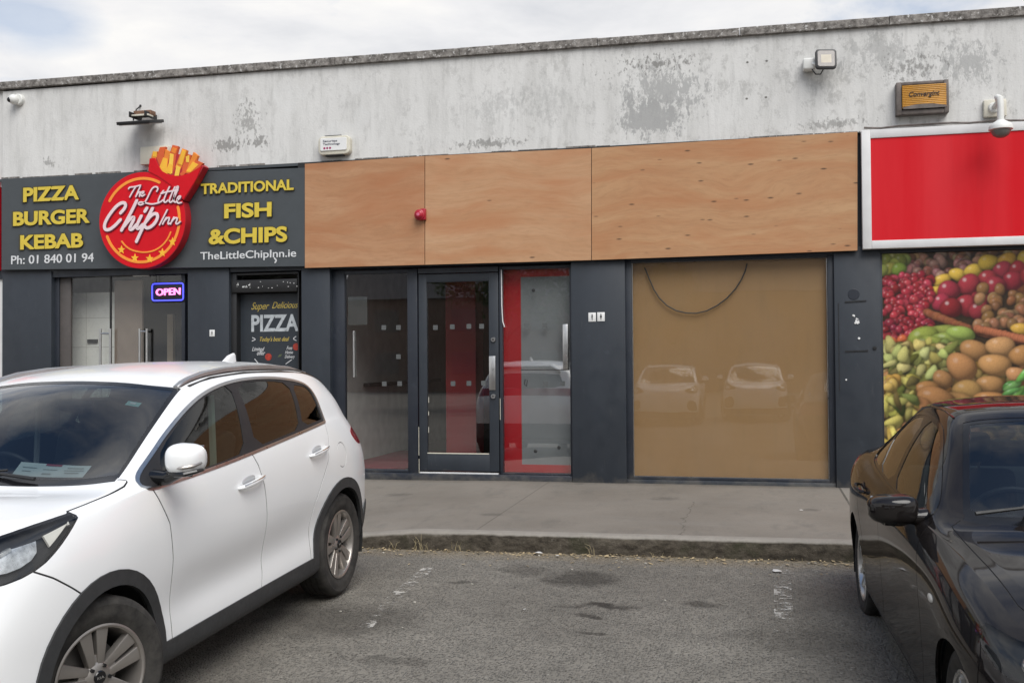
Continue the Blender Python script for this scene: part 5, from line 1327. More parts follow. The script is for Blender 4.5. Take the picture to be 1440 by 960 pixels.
def door_mirror(car, sh, side, col, c, r, base_y, base_z):
    """wing mirror: foot on the door triangle, black lower shell, painted cap, glass facing back"""
    mt = MT[col]
    m = MB()
    bm = m.bm
    m.ell((0, 0, 0), (1, 1, 1), 28, 20)
    for v in bm.verts:
        q = v.co; k = .72 if col == 'white_paint' else .58
        q = Vector([math.copysign(abs(t) ** k, t) for t in q])
        back = max(0, q.y)
        if q.y > .35: q.y = .35 + (q.y - .35) * .25           # flat towards the rear, where the glass sits
        q.z *= 1 - .18 * (q.x * .5 + .5) if q.z > 0 else 1 - .10 * (q.x * .5 + .5)
        v.co = Vector((side * (c[0] + q.x * r[0]), c[1] + q.y * r[1] + abs(q.x) * .02 * (1 if q.x > 0 else .3), c[2] + q.z * r[2]))
    if side < 0: bmesh.ops.reverse_faces(bm, faces=bm.faces)
    mir = m.build('wing_mirror', mt, car, ang=50)
    MB().box(side * c[0] - r[0] * .86, side * c[0] + r[0] * .86, c[1] + r[1] * .46, c[1] + r[1] * .475, c[2] - r[2] * .78, c[2] + r[2] * .74, .002).build('mirror_glass', MT['mirror'], mir)
    mb = MB()
    x_in = sh.x_at(base_y, base_z)
    mb.tube([(side * (x_in - .02), base_y, base_z), (side * (x_in + .06), base_y - .01, base_z + .005), (side * (c[0] - r[0] * .3), c[1], c[2] - r[2] * .72), (side * (c[0] + r[0] * .35), c[1] + .005, c[2] - r[2] * .86)], [.045, .034, .032, .02], 12)
    mb.build('mirror_arm', MT['gloss_black'] if col == 'white_paint' else mt, mir)
    if col == 'white_paint':
        P = [Vector((side * (c[0] + r[0] * a), c[1] + r[1] * b2, c[2] + r[2] * k)) for a, b2, k in ((-.2, -.90, -.42), (.35, -.86, -.40), (.80, -.55, -.34), (1.02, -.05, -.22))]
        MB().tube(P, [.004, .009, .010, .006], 8).build('mirror_indicator', MT['alloy'], mir)
        P = [Vector((side * (c[0] + r[0] * a), c[1] + r[1] * b2, c[2] + r[2] * k)) for a, b2, k in ((-.72, -.62, -.74), (-.2, -.75, -.80), (.4, -.70, -.80), (.85, -.35, -.70), (.9, .2, -.70))]
        MB().tube(P, [.008, .014, .014, .012, .008], 8).build('mirror_lower_shell', MT['gloss_black'], mir)
    return mir

def seat(car, x, y, z, h=.62):
    mb = MB(); rb = Matrix.Rotation(math.radians(-16), 3, 'X')
    mb.box(x - .24, x + .24, y - .48, y + .05, z, z + .16, .05, 3); mb.box(x - .23, x + .23, y + .06, y + .20, z + .08, z + .08 + h, .05, 3, rot=rb)
    mb.box(x - .12, x + .12, y + .20, y + .30, z + h + .10, z + h + .27, .04, 3, rot=rb); mb.tube([(x - .05, y + .22, z + h + .02), (x - .05, y + .24, z + h + .14)], .008, 6); mb.tube([(x + .05, y + .22, z + h + .02), (x + .05, y + .24, z + h + .14)], .008, 6)
    return mb.build('seat', MT['seat'], car, ang=50)
def steering(car, x, y, z):
    mb = MB(); rot = Matrix.Rotation(math.radians(-62), 3, 'X'); c = Vector((x, y, z))
    mb.tube([c + rot @ Vector((.185 * math.cos(2 * PI * k / 28), .185 * math.sin(2 * PI * k / 28), 0)) for k in range(28)], .016, 8, closed=True)
    for a in (0, PI, -PI / 2): mb.tube([c + rot @ Vector((.05 * math.cos(a), .05 * math.sin(a), -.02)), c + rot @ Vector((.18 * math.cos(a), .18 * math.sin(a), 0))], .014, 6)
    mb.ell(c + rot @ Vector((0, 0, -.02)), (.07, .05, .06), 14, 8); mb.build('steering_wheel', MT['dash'], car)

def arch_liner(car, y, R, xin, xout, zc):
    for s in (1, -1):
        mb = MB(); prev = None
        for k in range(25):
            a = -.35 + (PI + .7) * k / 24
            yy, zz = y + R * math.cos(a), zc + R * math.sin(a)
            cur = (mb.bm.verts.new((s * xin, yy, zz)), mb.bm.verts.new((s * xout, yy, zz)))
            if prev: mb.bm.faces.new((prev[0], cur[0], cur[1], prev[1]))
            prev = cur
        mb.box(s * xin - .004, s * xin + .004, y - R, y + R, zc - .25, zc + R)
        mb.build('arch_liner', MT['lining'], car)
# ---- the white SUV
MT['pillar_film'] = plain('pillar_film', (.022, .021, .022), .5, spec=.3)
STEER = math.radians(-18)
SUV = [
 [(0, .12, .24), (.45, .14, .24), (.70, .28, .24), (.76, .5, .24), (.78, .91, .24), (.78, 1.3, .24), (.78, 1.65, .24), (.78, 2.05, .24), (.78, 2.55, .24), (.78, 3.1, .24), (.78, 3.58, .25), (.76, 4.0, .28), (.66, 4.3, .30), (.4, 4.38, .30), (0, 4.40, .30)],
 [(0, .04, .26), (.48, .07, .26), (.78, .24, .26), (.87, .5, .25), (.885, .91, .25), (.885, 1.3, .25), (.885, 1.65, .25), (.885, 2.05, .25), (.885, 2.55, .25), (.885, 3.1, .25), (.885, 3.58, .27), (.86, 4.0, .30), (.74, 4.33, .33), (.42, 4.43, .33), (0, 4.45, .33)],
 [(0, 0, .42), (.5, .04, .42), (.81, .22, .42), (.89, .5, .40), (.912, .91, .4), (.902, 1.3, .39), (.895, 1.65, .385), (.893, 2.05, .385), (.893, 2.55, .385), (.898, 3.1, .39), (.912, 3.58, .42), (.89, 4.0, .45), (.78, 4.36, .48), (.44, 4.46, .48), (0, 4.48, .48)],
 [(0, 0, .55), (.5, .03, .55), (.81, .21, .55), (.895, .5, .55), (.922, .91, .56), (.900, 1.3, .53), (.874, 1.65, .52), (.871, 2.05, .52), (.871, 2.55, .525), (.884, 3.1, .54), (.924, 3.58, .58), (.895, 4.0, .60), (.79, 4.36, .62), (.45, 4.455, .62), (0, 4.475, .62)],
 [(0, .02, .68), (.48, .05, .68), (.80, .23, .69), (.895, .5, .72), (.930, .91, .76), (.92, 1.3, .74), (.918, 1.65, .73), (.918, 2.05, .73), (.918, 2.55, .74), (.922, 3.1, .77), (.932, 3.58, .80), (.90, 4.0, .83), (.80, 4.34, .80), (.46, 4.42, .80), (0, 4.44, .80)],
 [(0, .04, .78), (.46, .08, .79), (.77, .27, .82), (.87, .5, .90), (.912, .91, .95), (.92, 1.3, .95), (.919, 1.65, .95), (.917, 2.05, .96), (.917, 2.55, .98), (.918, 3.1, 1.01), (.916, 3.58, 1.03), (.872, 4.0, 1.03), (.79, 4.27, .98), (.46, 4.37, .95), (0, 4.40, .95)],
 [(0, .07, .86), (.44, .12, .87), (.72, .30, .945), (.815, .5, 1.035), (.868, .91, 1.083), (.889, 1.3, 1.122), (.889, 1.65, 1.120), (.886, 2.05, 1.135), (.884, 2.55, 1.16), (.878, 3.1, 1.192), (.86, 3.58, 1.21), (.80, 3.98, 1.19), (.72, 4.18, 1.13), (.44, 4.32, 1.08), (0, 4.36, 1.07)],
 [(0, .10, .91), (.40, .16, .93), (.63, .33, 1.03), (.72, .52, 1.083), (.785, .91, 1.117), (.808, 1.19, 1.152), (.755, 1.60, 1.350), (.70, 2.05, 1.535), (.69, 2.55, 1.575), (.685, 3.1, 1.562), (.672, 3.58, 1.512), (.635, 3.92, 1.440), (.605, 4.05, 1.385), (.42, 4.17, 1.36), (0, 4.21, 1.36)],
 [(0, .12, .94), (.3, .2, .965), (.46, .36, 1.045), (.50, .54, 1.087), (.54, .91, 1.122), (.57, 1.22, 1.135), (.51, 1.62, 1.38), (.47, 2.0, 1.572), (.46, 2.55, 1.632), (.455, 3.1, 1.622), (.45, 3.58, 1.578), (.45, 3.93, 1.52), (.44, 4.06, 1.465), (.33, 4.13, 1.455), (0, 4.16, 1.455)],
 [(0, .14, .955), (.17, .23, .98), (.24, .38, 1.05), (.26, .55, 1.09), (.27, .91, 1.122), (.285, 1.22, 1.125), (.26, 1.58, 1.385), (.24, 1.96, 1.588), (.23, 2.55, 1.652), (.23, 3.1, 1.643), (.23, 3.58, 1.602), (.23, 3.94, 1.555), (.22, 4.05, 1.525), (.12, 4.09, 1.52), (0, 4.11, 1.52)],
 [(0, .16, .965), (0, .25, .99), (0, .4, 1.055), (0, .56, 1.092), (0, .91, 1.122), (0, 1.2, 1.122), (0, 1.56, 1.387), (0, 1.94, 1.592), (0, 2.55, 1.657), (0, 3.1, 1.65), (0, 3.58, 1.607), (0, 3.9, 1.572), (0, 4.0, 1.555), (0, 4.04, 1.548), (0, 4.07, 1.542)]]
def circle(cy, cz, r, n=44, a0=0, a1=2 * PI): return [(cy + r * math.cos(a0 + (a1 - a0) * k / n), cz + r * math.sin(a0 + (a1 - a0) * k / n)) for k in range(n)]
def build_suv(loc, rot, paint_mt, label, name='parked_suv', group=None):
    sh = Shell(surface([[(x, y - (.055 if j >= 12 else .025 if j == 11 else 0), z + (.018 if j in (10, 11) and i >= 7 else 0)) for j, (x, y, z) in enumerate(r)] for i, r in enumerate(SUV)])); car = thing(name, label, 'car', loc, group, rot)
    A = (.91, 3.58); AZ = .352
    outer = lambda c: c.x > .5
    cab = lambda c: c.x > .45 and c.z > .9
    # glasshouse
    dlo = chaikin([(1.27, 1.118), (1.285, 1.165), (1.45, 1.245), (1.64, 1.34), (1.93, 1.458), (2.18, 1.522), (2.5, 1.553), (2.9, 1.545), (3.2, 1.513), (3.36, 1.482), (3.425, 1.455), (3.452, 1.41), (3.432, 1.232), (3.427, 1.225), (3.40, 1.2225), (3.1, 1.203), (2.6, 1.172), (2.1, 1.142), (1.7, 1.128), (1.5, 1.125)], 2)
    sh.cut(grow(dlo, .016), 'side', 'window_trim', cab)
    sh.cut(dlo, 'side', 'pillar_black', cab)
    fw = chaikin([(1.46, 1.14), (1.475, 1.235), (1.65, 1.332), (1.935, 1.448), (2.185, 1.512), (2.412, 1.545), (2.345, 1.352), (2.280, 1.165), (2.0, 1.146), (1.75, 1.139)], 1)
    rw = chaikin([(2.415, 1.176), (2.455, 1.40), (2.485, 1.545), (2.9, 1.533), (3.155, 1.499), (3.10, 1.36), (3.035, 1.215), (2.75, 1.195)], 1)
    qw = chaikin([(3.085, 1.222), (3.15, 1.36), (3.20, 1.487), (3.36, 1.468), (3.405, 1.448), (3.428, 1.40), (3.408, 1.240), (3.40, 1.239)], 1)
    for nm, w in (('front_window', fw), ('rear_door_window', rw), ('quarter_window', qw)): sh.cut(w, 'side', nm, cab)
    # windscreen and back window
    top = lambda c: c.y < 2.4 and c.z > 1.0
    sh.cut([(-.01, 1.205), (.35, 1.21), (.58, 1.213), (.755, 1.215), (.75, 1.25), (.58, 1.25), (.35, 1.25), (-.01, 1.245)], 'top', 'cowl', top)
    sh.cut([(-.01, 1.235), (.35, 1.24), (.58, 1.243), (.757, 1.245), (.735, 1.40), (.703, 1.62), (.672, 1.82), (.640, 2.01), (.45, 1.985), (.2, 1.965), (-.01, 1.96)], 'top', 'screen_border', top)
    sh.cut([(-.01, 1.265), (.35, 1.27), (.57, 1.275), (.725, 1.277), (.705, 1.42), (.674, 1.62), (.644, 1.81), (.612, 1.97), (.45, 1.945), (.2, 1.925), (-.01, 1.92)], 'top', 'windscreen', top)
    back = lambda c: c.y > 3.85 and c.z > 1.02
    sh.cut([(-.01, 1.13), (.5, 1.14), (.63, 1.19), (.56, 1.365), (.3, 1.385), (-.01, 1.39)], 'front', 'rear_window', back)
    # lamps
    nose = lambda c: c.y < 1.0 and c.z > .7 and c.x > .25
    hl = chaikin([(.81, 1.088), (.81, 1.088), (.72, 1.082), (.58, 1.070), (.45, 1.050), (.33, 1.010), (.24, .965), (.20, .915), (.28, .882), (.42, .895), (.54, .928), (.64, .98), (.73, 1.035)], 1)
    sh.cut(grow(hl, .006), 'side', 'lamp_seal', nose); sh.cut(hl, 'side', 'headlight', nose)
    tail = lambda c: c.y > 3.6
    sh.cut(chaikin([(3.86, 1.095), (3.95, 1.125), (4.2, 1.135), (4.5, 1.12), (4.5, 1.03), (4.2, 1.0), (4.03, .99), (3.93, 1.03)], 1), 'side', 'tail_light', tail)
    # wheel arches and black cladding
    sill = [(1.2, .20), (3.3, .20), (3.3, .372), (3.18, .362), (1.45, .355), (1.2, .36)]
    sh.cut(sill, 'side', 'cladding', outer)
    sh.cut([(-.2, .2), (.62, .2), (.56, .40), (-.2, .40)], 'side', 'cladding'); sh.cut([(3.85, .2), (4.7, .2), (4.7, .56), (4.12, .54), (3.95, .42)], 'side', 'cladding')
    sh.cut(chaikin([(.60, .44), (.845, .43), (.852, .52), (.83, .68), (.62, .72)], 1), 'front', 'cladding', lambda c: c.y < .45 and c.x > .5)
    for a in A:
        sh.cut(circle(a, AZ, .462), 'side', 'cladding', outer); sh.cut(circle(a, AZ, .393), 'side', 'hole', outer)
    # panel gaps
    g = .008
    doors = {'body'}
    fd = [(1.31, 1.12), (1.345, 1.06), (1.41, .93), (1.435, .75), (1.438, .55), (1.44, .355)]
    md = [(2.325, 1.165), (2.38, 1.07), (2.42, .95), (2.445, .75), (2.452, .55), (2.435, .44), (2.40, .357)]
    rd = [(3.42, 1.215), (3.40, 1.10), (3.34, .97), (3.22, .84), (3.13, .72), (3.085, .58), (3.085, .362)]
    sh.cut(fd[::-1] + [(1.33, 1.128), (1.6, 1.119), (2.0, 1.130), (2.30, 1.152)] + md[0:] + [(2.0, .352)], 'side', 'front_door', outer, doors)
    sh.cut(md[::-1] + [(2.45, 1.155), (3.0, 1.185), (3.35, 1.205)] + rd + [(2.8, .352)], 'side', 'rear_door', outer, doors)
    pn = {'body', 'front_door', 'rear_door'}
    for l in (fd, md, rd): sh.cut(strip(l, g), 'side', 'gap', outer, pn)
    sh.cut(strip([(.798, .80), (.808, .92), (.816, 1.06), (.822, 1.19), (.815, 1.225), (.756, 1.232)], g), 'top', 'gap', lambda c: c.x > .6 and .7 < c.y < 1.4 and c.z > 1.0, pn)
    sh.cut(strip([(.50, .912), (.58, .868), (.67, .805), (.74, .752)], g), 'side', 'gap', outer, pn)
    ff = circle(3.58, .975, .085, 20); sh.cut(strip(ff[-7:] + ff[:9], .005), 'side', 'gap', outer, pn)
    bodypart = MT[paint_mt]
    T = .012
    finish(sh.get(['body'], 0, T, 'both'), 'body', bodypart, car, 40)
    finish(sh.get(['body', 'front_door', 'rear_door', 'gap', 'cladding', 'pillar_black', 'window_trim', 'cowl', 'screen_border', 'tail_light'], -.022, 0, 'both'), 'inner_lining', MT['lining'], car, 60)
    finish_each(sh.get(['gap'], -.0025, 0, 'both'), 'panel_gap', MT['lining'], car, 60)
    finish(sh.get(['cladding'], .010, .022, 'both'), 'cladding', MT['clad'], car, 40)
    finish(sh.get(['cowl', 'screen_border'], -.002, .006, 'both'), 'windscreen_surround', MT['gloss_black'], car, 40)
    finish(sh.get(['windscreen'], -.003, 0, 'both'), 'windscreen', MT['screen_glass'], car, 60)
    finish(sh.get(['rear_window'], -.003, 0, 'both'), 'rear_window', MT['gloss_black'], car, 60)
    for mir in (None, 'flip'):
        side = 1 if mir is None else -1
        fdo = finish(sh.get(['front_door'], 0, T, mir), 'front_door', bodypart, car, 40)
        rdo = finish(sh.get(['rear_door'], 0, T, mir), 'rear_door', bodypart, car, 40)
        finish(sh.get(['front_window'], -.004, 0, mir), 'window', MT['car_glass'], fdo, 60)
        finish(sh.get(['rear_door_window'], -.004, 0, mir), 'window', MT['car_glass'], rdo, 60)
        finish(sh.get(['quarter_window'], -.004, 0, mir), 'quarter_window', MT['car_glass'], car, 60)
        finish(sh.get(['window_trim'], .003, .008, mir), 'window_trim', MT['steel'], car, 40)
        finish(sh.get(['pillar_black'], -.001, .008, mir), 'pillar_trim', MT['pillar_film'], car, 40)
        h = finish(sh.get(['headlight'], 0, 0, mir), 'headlight', MT['lamp_glass'], car, 60)
        finish(sh.get(['headlight', 'lamp_seal'], -.030, 0, mir), 'lamp_housing', MT['dash'], h, 60)
        finish(sh.get(['lamp_seal'], -.001, .004, mir), 'lamp_seal', MT['gloss_black'], h, 60)
        sub = Shell.__new__(Shell); sub.bm = sh.get(['headlight'], -.012, 0, None); sub.tag = sub.bm.faces.layers.int.new('tag'); sub.names = ['body']
        sub.cut(chaikin([(.745, 1.060), (.745, 1.060), (.605, 1.035), (.605, 1.035), (.615, .988), (.615, .988)], 1), 'side', 'ind')
        sub.cut(chaikin([(.565, 1.022), (.565, 1.022), (.42, 1.005), (.31, .965), (.33, .925), (.44, .925), (.545, .965)], 1), 'side', 'lamp')
        finish(sub.get(['ind'], 0, .01, mir), 'indicator_lens', MT['indicator'], h, 40)
        finish(sub.get(['lamp'], 0, .01, mir), 'reflector', MT['lamp_grid'], h, 40); sub.bm.free()
        MB().ell((side * .735, .385, .945), (.045, .04, .036), 18, 12).build('projector', MT['chrome'], h)
        finish(sh.get(['tail_light'], .002, .01, mir), 'tail_light', MT['tail_red'], car, 40)
        handle(fdo, sh, 2.11, 2.385, .984, 1.002, side, 'white'); handle(rdo, sh, 3.06, 3.315, 1.035, 1.055, side, 'white')
        # roof rail
        rt_ = [(2.00, 1.560), (2.06, 1.585), (2.14, 1.603), (2.28, 1.624), (2.55, 1.637), (2.83, 1.636), (3.10, 1.624), (3.39, 1.598), (3.52, 1.573), (3.61, 1.545), (3.66, 1.520)]
        rb_ = [(y, min(z - .006, sh.z_at(.612, y) - .004)) for y, z in rt_[::-1]]
        rt_ = [(y, max(z, sh.z_at(.612, y) + .004)) for y, z in rt_]
        xa_, xb_ = sorted((side * .592, side * .630))
        mb = MB(); mb.prism(rt_ + rb_, xa_, xb_, 'x', .009, 3)
        mb.build('roof_rail', MT['rail_silver'], car, ang=50)
        mb = MB(); mb.tube([(side * .655, y, sh.z_at(.655, y) + .0005) for y in (2.06, 2.3, 2.7, 3.2, 3.6, 3.85)], .009, 6); mb.build('roof_channel', MT['gloss_black'], car)
        door_mirror(car, sh, side, paint_mt if paint_mt == 'white_paint' else 'silver_paint', (1.035, 1.375, 1.252), (.086, .10, .080), 1.40, 1.15)
        for y in A:
            wh = wheel(car, side * .80, y, AZ, .225, .232, side, 'suv')
            if y < 1.5: wh.rotation_euler = (0, 0, STEER)
        mb = MB(); mb.tube([(side * .30, 1.24, sh.z_at(.3, 1.24) + .02), (side * .05, 1.27, sh.z_at(.05, 1.27) + .018), (side * -.25 if side > 0 else .1, 1.30, sh.z_at(.2, 1.30) + .016)], [.010, .008, .006], 6)
        mb.build('wiper', MT['rubber'], car)
    arch_liner(car, A[0], .41, .52, .90, AZ); arch_liner(car, A[1], .41, .52, .90, AZ)
    MB().box(-.74, .74, .3, 4.2, .22, .30).build('underbody', MT['lining'], car)
    # antenna fin
    z = sh.z_at(0, 3.75)
    mb = MB(); mb.prism([(3.58, z - .02), (3.63, z + .012), (3.72, z + .056), (3.79, z + .070), (3.805, z + .055), (3.82, z - .03)], -.014, .014, 'x', .008, 2); mb.build('antenna_fin', bodypart, car)
    mb = MB(); mb.prism([(3.86, 1.555), (4.0, 1.545), (4.135, 1.515), (4.15, 1.495), (4.06, 1.482), (3.9, 1.50)], -.40, .40, 'x', .008, 2)
    for q in (1, -1):
        n0 = [(.40, 3.86, 1.545), (.40, 4.135, 1.515), (.575, 4.085, 1.425), (.575, 3.90, 1.47)]; V = [mb.bm.verts.new((q * a, b2, c)) for a, b2, c in n0] + [mb.bm.verts.new((q * a, b2 - .02, c - .035)) for a, b2, c in n0]
        fs = [mb.bm.faces.new([V[i] for i in r]) for r in ((0, 1, 2, 3), (4, 7, 6, 5), (0, 4, 5, 1), (1, 5, 6, 2), (2, 6, 7, 3), (3, 7, 4, 0))]; bmesh.ops.recalc_face_normals(mb.bm, faces=fs)
    mb.build('roof_spoiler', bodypart, car)
    mb = MB(); mb.box(-.74, .74, 1.28, 1.70, .95, 1.085, .05, 3); mb.box(-.72, .72, 1.62, 1.86, .72, 1.02, .06, 3); mb.box(.18, .56, 1.60, 1.82, 1.0, 1.12, .05, 3) if False else mb.box(-.56, -.18, 1.58, 1.80, 1.0, 1.13, .05, 3); mb.build('dashboard', MT['dash'], car, ang=50)
    seat(car, .37, 2.45, .55); seat(car, -.37, 2.45, .55)
    mb = MB(); rb = Matrix.Rotation(math.radians(-16), 3, 'X'); mb.box(-.62, .62, 3.02, 3.45, .55, .72, .05, 3); mb.box(-.62, .62, 3.42, 3.56, .62, 1.18, .05, 3, rot=rb)
    for x in (-.4, .4): mb.box(x - .12, x + .12, 3.56, 3.65, 1.16, 1.32, .035, 3, rot=rb)
    mb.build('rear_bench', MT['seat'], car, ang=50); steering(car, -.37, 1.93, 1.03)
    MB().ell((0, 1.98, 1.45), (.12, .02, .04), 16, 10, .8).build('rear_view_mirror', MT['gloss_black'], car)
    mb = MB(); mb.tube([(.62, 2.36, 1.48), (.66, 2.30, 1.1), (.64, 2.26, .7)], .022, 6); mb.tube([(-.58, 2.42, 1.45), (-.60, 2.40, 1.0)], .018, 6); mb.build('seat_belt', plain('grey_belt_web', (.5, .52, .5), .8), car)
    return car, sh
WHITE_LOC = Vector((-3.70, -8.7779, -.124))
E2 = None
_a = Vector((-3.70, -7.95, -.10)); _b = Vector((-3.70, -5.27, .018)); _e = (_b - _a).normalized(); _z = Vector((1, 0, 0)).cross(_e)
org = _a - _e * (.91 - .08) + _z * -.012
car_w, shw = build_suv(org, (math.atan2(_e.z, _e.y), 0, 0), 'white_paint', 'white SUV with silver roof rails parked nose out beneath the round logo sign')
# papers behind the white windscreen
def on_screen(sh, x0, x1, y0, y1, mt, nm, car, d=-.012, skew=0.0, marks=None):
    bm = bmesh.new(); n = 6
    V = [[bm.verts.new((x0 + (x1 - x0) * i / n + skew * j / n, y0 + (y1 - y0) * j / n, sh.z_at(x0 + (x1 - x0) * i / n + skew * j / n, y0 + (y1 - y0) * j / n) + d)) for i in range(n + 1)] for j in range(n + 1)]
    for j in range(n):
        for i in range(n): bm.faces.new((V[j][i], V[j][i + 1], V[j + 1][i + 1], V[j + 1][i]))
    return finish(bm, nm, mt, car, 60)
on_screen(shw, .12, .52, 1.30, 1.375, MT['paper_white'], 'permit_card', car_w)
mk = plain('printed_marks', (.30, .34, .32), .6); mr = plain('red_printed_strip', (.35, .06, .08), .6)
on_screen(shw, .27, .36, 1.362, 1.372, mr, 'permit_print', car_w, -.009)
for a, b2, c, d in ((.15, .23, 1.345, 1.349), (.16, .21, 1.325, 1.329), (.28, .33, 1.312, 1.320), (.40, .49, 1.352, 1.357), (.39, .50, 1.338, 1.342), (.40, .48, 1.322, 1.328), (.27, .35, 1.34, 1.343)): on_screen(shw, a, b2, c, d, mk, 'permit_print', car_w, -.009)
on_screen(shw, .435, .515, 1.79, 1.825, MT['paper_green'], 'windscreen_sticker', car_w); on_screen(shw, .455, .49, 1.80, 1.815, MT['paper_white'], 'windscreen_sticker', car_w, -.009)

# ---- the black saloon
SAL = [
 [(0, .15, .2), (.4, .17, .2), (.66, .3, .2), (.74, .42, .2), (.76, .775, .2), (.78, 1.2, .2), (.78, 1.6, .2), (.78, 2.1, .2), (.78, 2.55, .2), (.78, 3.0, .2), (.76, 3.5, .2), (.72, 4.0, .22), (.62, 4.35, .25), (.4, 4.42, .25), (0, 4.44, .25)],
 [(0, .05, .22), (.45, .08, .22), (.72, .25, .22), (.81, .42, .22), (.84, .775, .22), (.855, 1.2, .21), (.86, 1.6, .21), (.86, 2.1, .21), (.86, 2.55, .21), (.86, 3.0, .21), (.85, 3.5, .22), (.82, 4.0, .25), (.72, 4.36, .3), (.42, 4.46, .3), (0, 4.48, .3)],
 [(0, 0, .38), (.47, .04, .38), (.76, .23, .38), (.85, .42, .38), (.89, .775, .40), (.882, 1.2, .38), (.878, 1.6, .36), (.878, 2.1, .36), (.878, 2.55, .36), (.88, 3.0, .38), (.895, 3.5, .42), (.86, 4.0, .45), (.76, 4.38, .46), (.45, 4.5, .46), (0, 4.52, .46)],
 [(0, .03, .52), (.46, .07, .52), (.75, .25, .53), (.85, .42, .56), (.905, .775, .6), (.895, 1.2, .58), (.892, 1.6, .57), (.892, 2.1, .57), (.892, 2.55, .58), (.897, 3.0, .6), (.908, 3.5, .62), (.87, 4.0, .65), (.78, 4.36, .62), (.46, 4.49, .60), (0, 4.51, .60)],
 [(0, .05, .62), (.45, .1, .62), (.73, .28, .64), (.83, .42, .68), (.89, .775, .74), (.90, 1.2, .775), (.902, 1.6, .79), (.902, 2.1, .80), (.902, 2.55, .815), (.902, 3.0, .83), (.897, 3.5, .845), (.85, 4.0, .86), (.77, 4.33, .83), (.46, 4.46, .80), (0, 4.48, .80)],
 [(0, .08, .68), (.43, .13, .68), (.70, .3, .71), (.79, .42, .76), (.85, .775, .835), (.875, 1.2, .875), (.882, 1.6, .895), (.882, 2.1, .905), (.882, 2.55, .915), (.878, 3.0, .93), (.865, 3.5, .945), (.81, 4.0, .95), (.73, 4.30, .92), (.45, 4.44, .90), (0, 4.47, .90)],
 [(0, .12, .72), (.4, .17, .725), (.64, .33, .76), (.72, .44, .80), (.77, .775, .88), (.80, 1.2, .925), (.835, 1.6, .955), (.842, 2.1, .965), (.842, 2.55, .975), (.832, 3.0, .99), (.80, 3.5, 1.0), (.74, 4.0, 1.0), (.68, 4.28, .98), (.43, 4.42, .965), (0, 4.45, .965)],
 [(0, .16, .75), (.36, .21, .755), (.55, .36, .79), (.62, .47, .83), (.66, .775, .90), (.695, 1.2, .945), (.735, 1.52, .985), (.615, 2.06, 1.325), (.60, 2.55, 1.37), (.595, 2.95, 1.345), (.61, 3.4, 1.19), (.645, 3.78, 1.035), (.60, 4.22, 1.015), (.4, 4.38, .995), (0, 4.43, .995)],
 [(0, .19, .765), (.26, .24, .775), (.38, .38, .81), (.43, .49, .845), (.46, .775, .915), (.48, 1.2, .96), (.50, 1.46, .995), (.45, 2.02, 1.367), (.44, 2.55, 1.41), (.43, 2.95, 1.387), (.43, 3.4, 1.22), (.45, 3.8, 1.06), (.43, 4.24, 1.035), (.3, 4.38, 1.01), (0, 4.42, 1.01)],
 [(0, .2, .775), (.15, .26, .785), (.2, .4, .82), (.22, .5, .855), (.23, .775, .925), (.24, 1.2, .97), (.25, 1.42, 1.0), (.225, 2.0, 1.382), (.22, 2.55, 1.425), (.215, 2.95, 1.405), (.215, 3.42, 1.23), (.22, 3.82, 1.07), (.21, 4.26, 1.045), (.15, 4.38, 1.02), (0, 4.41, 1.02)],
 [(0, .21, .78), (0, .27, .79), (0, .41, .825), (0, .51, .86), (0, .775, .928), (0, 1.2, .975), (0, 1.40, 1.0), (0, 1.99, 1.385), (0, 2.55, 1.427), (0, 2.95, 1.407), (0, 3.43, 1.235), (0, 3.83, 1.072), (0, 4.26, 1.048), (0, 4.37, 1.025), (0, 4.40, 1.022)]]
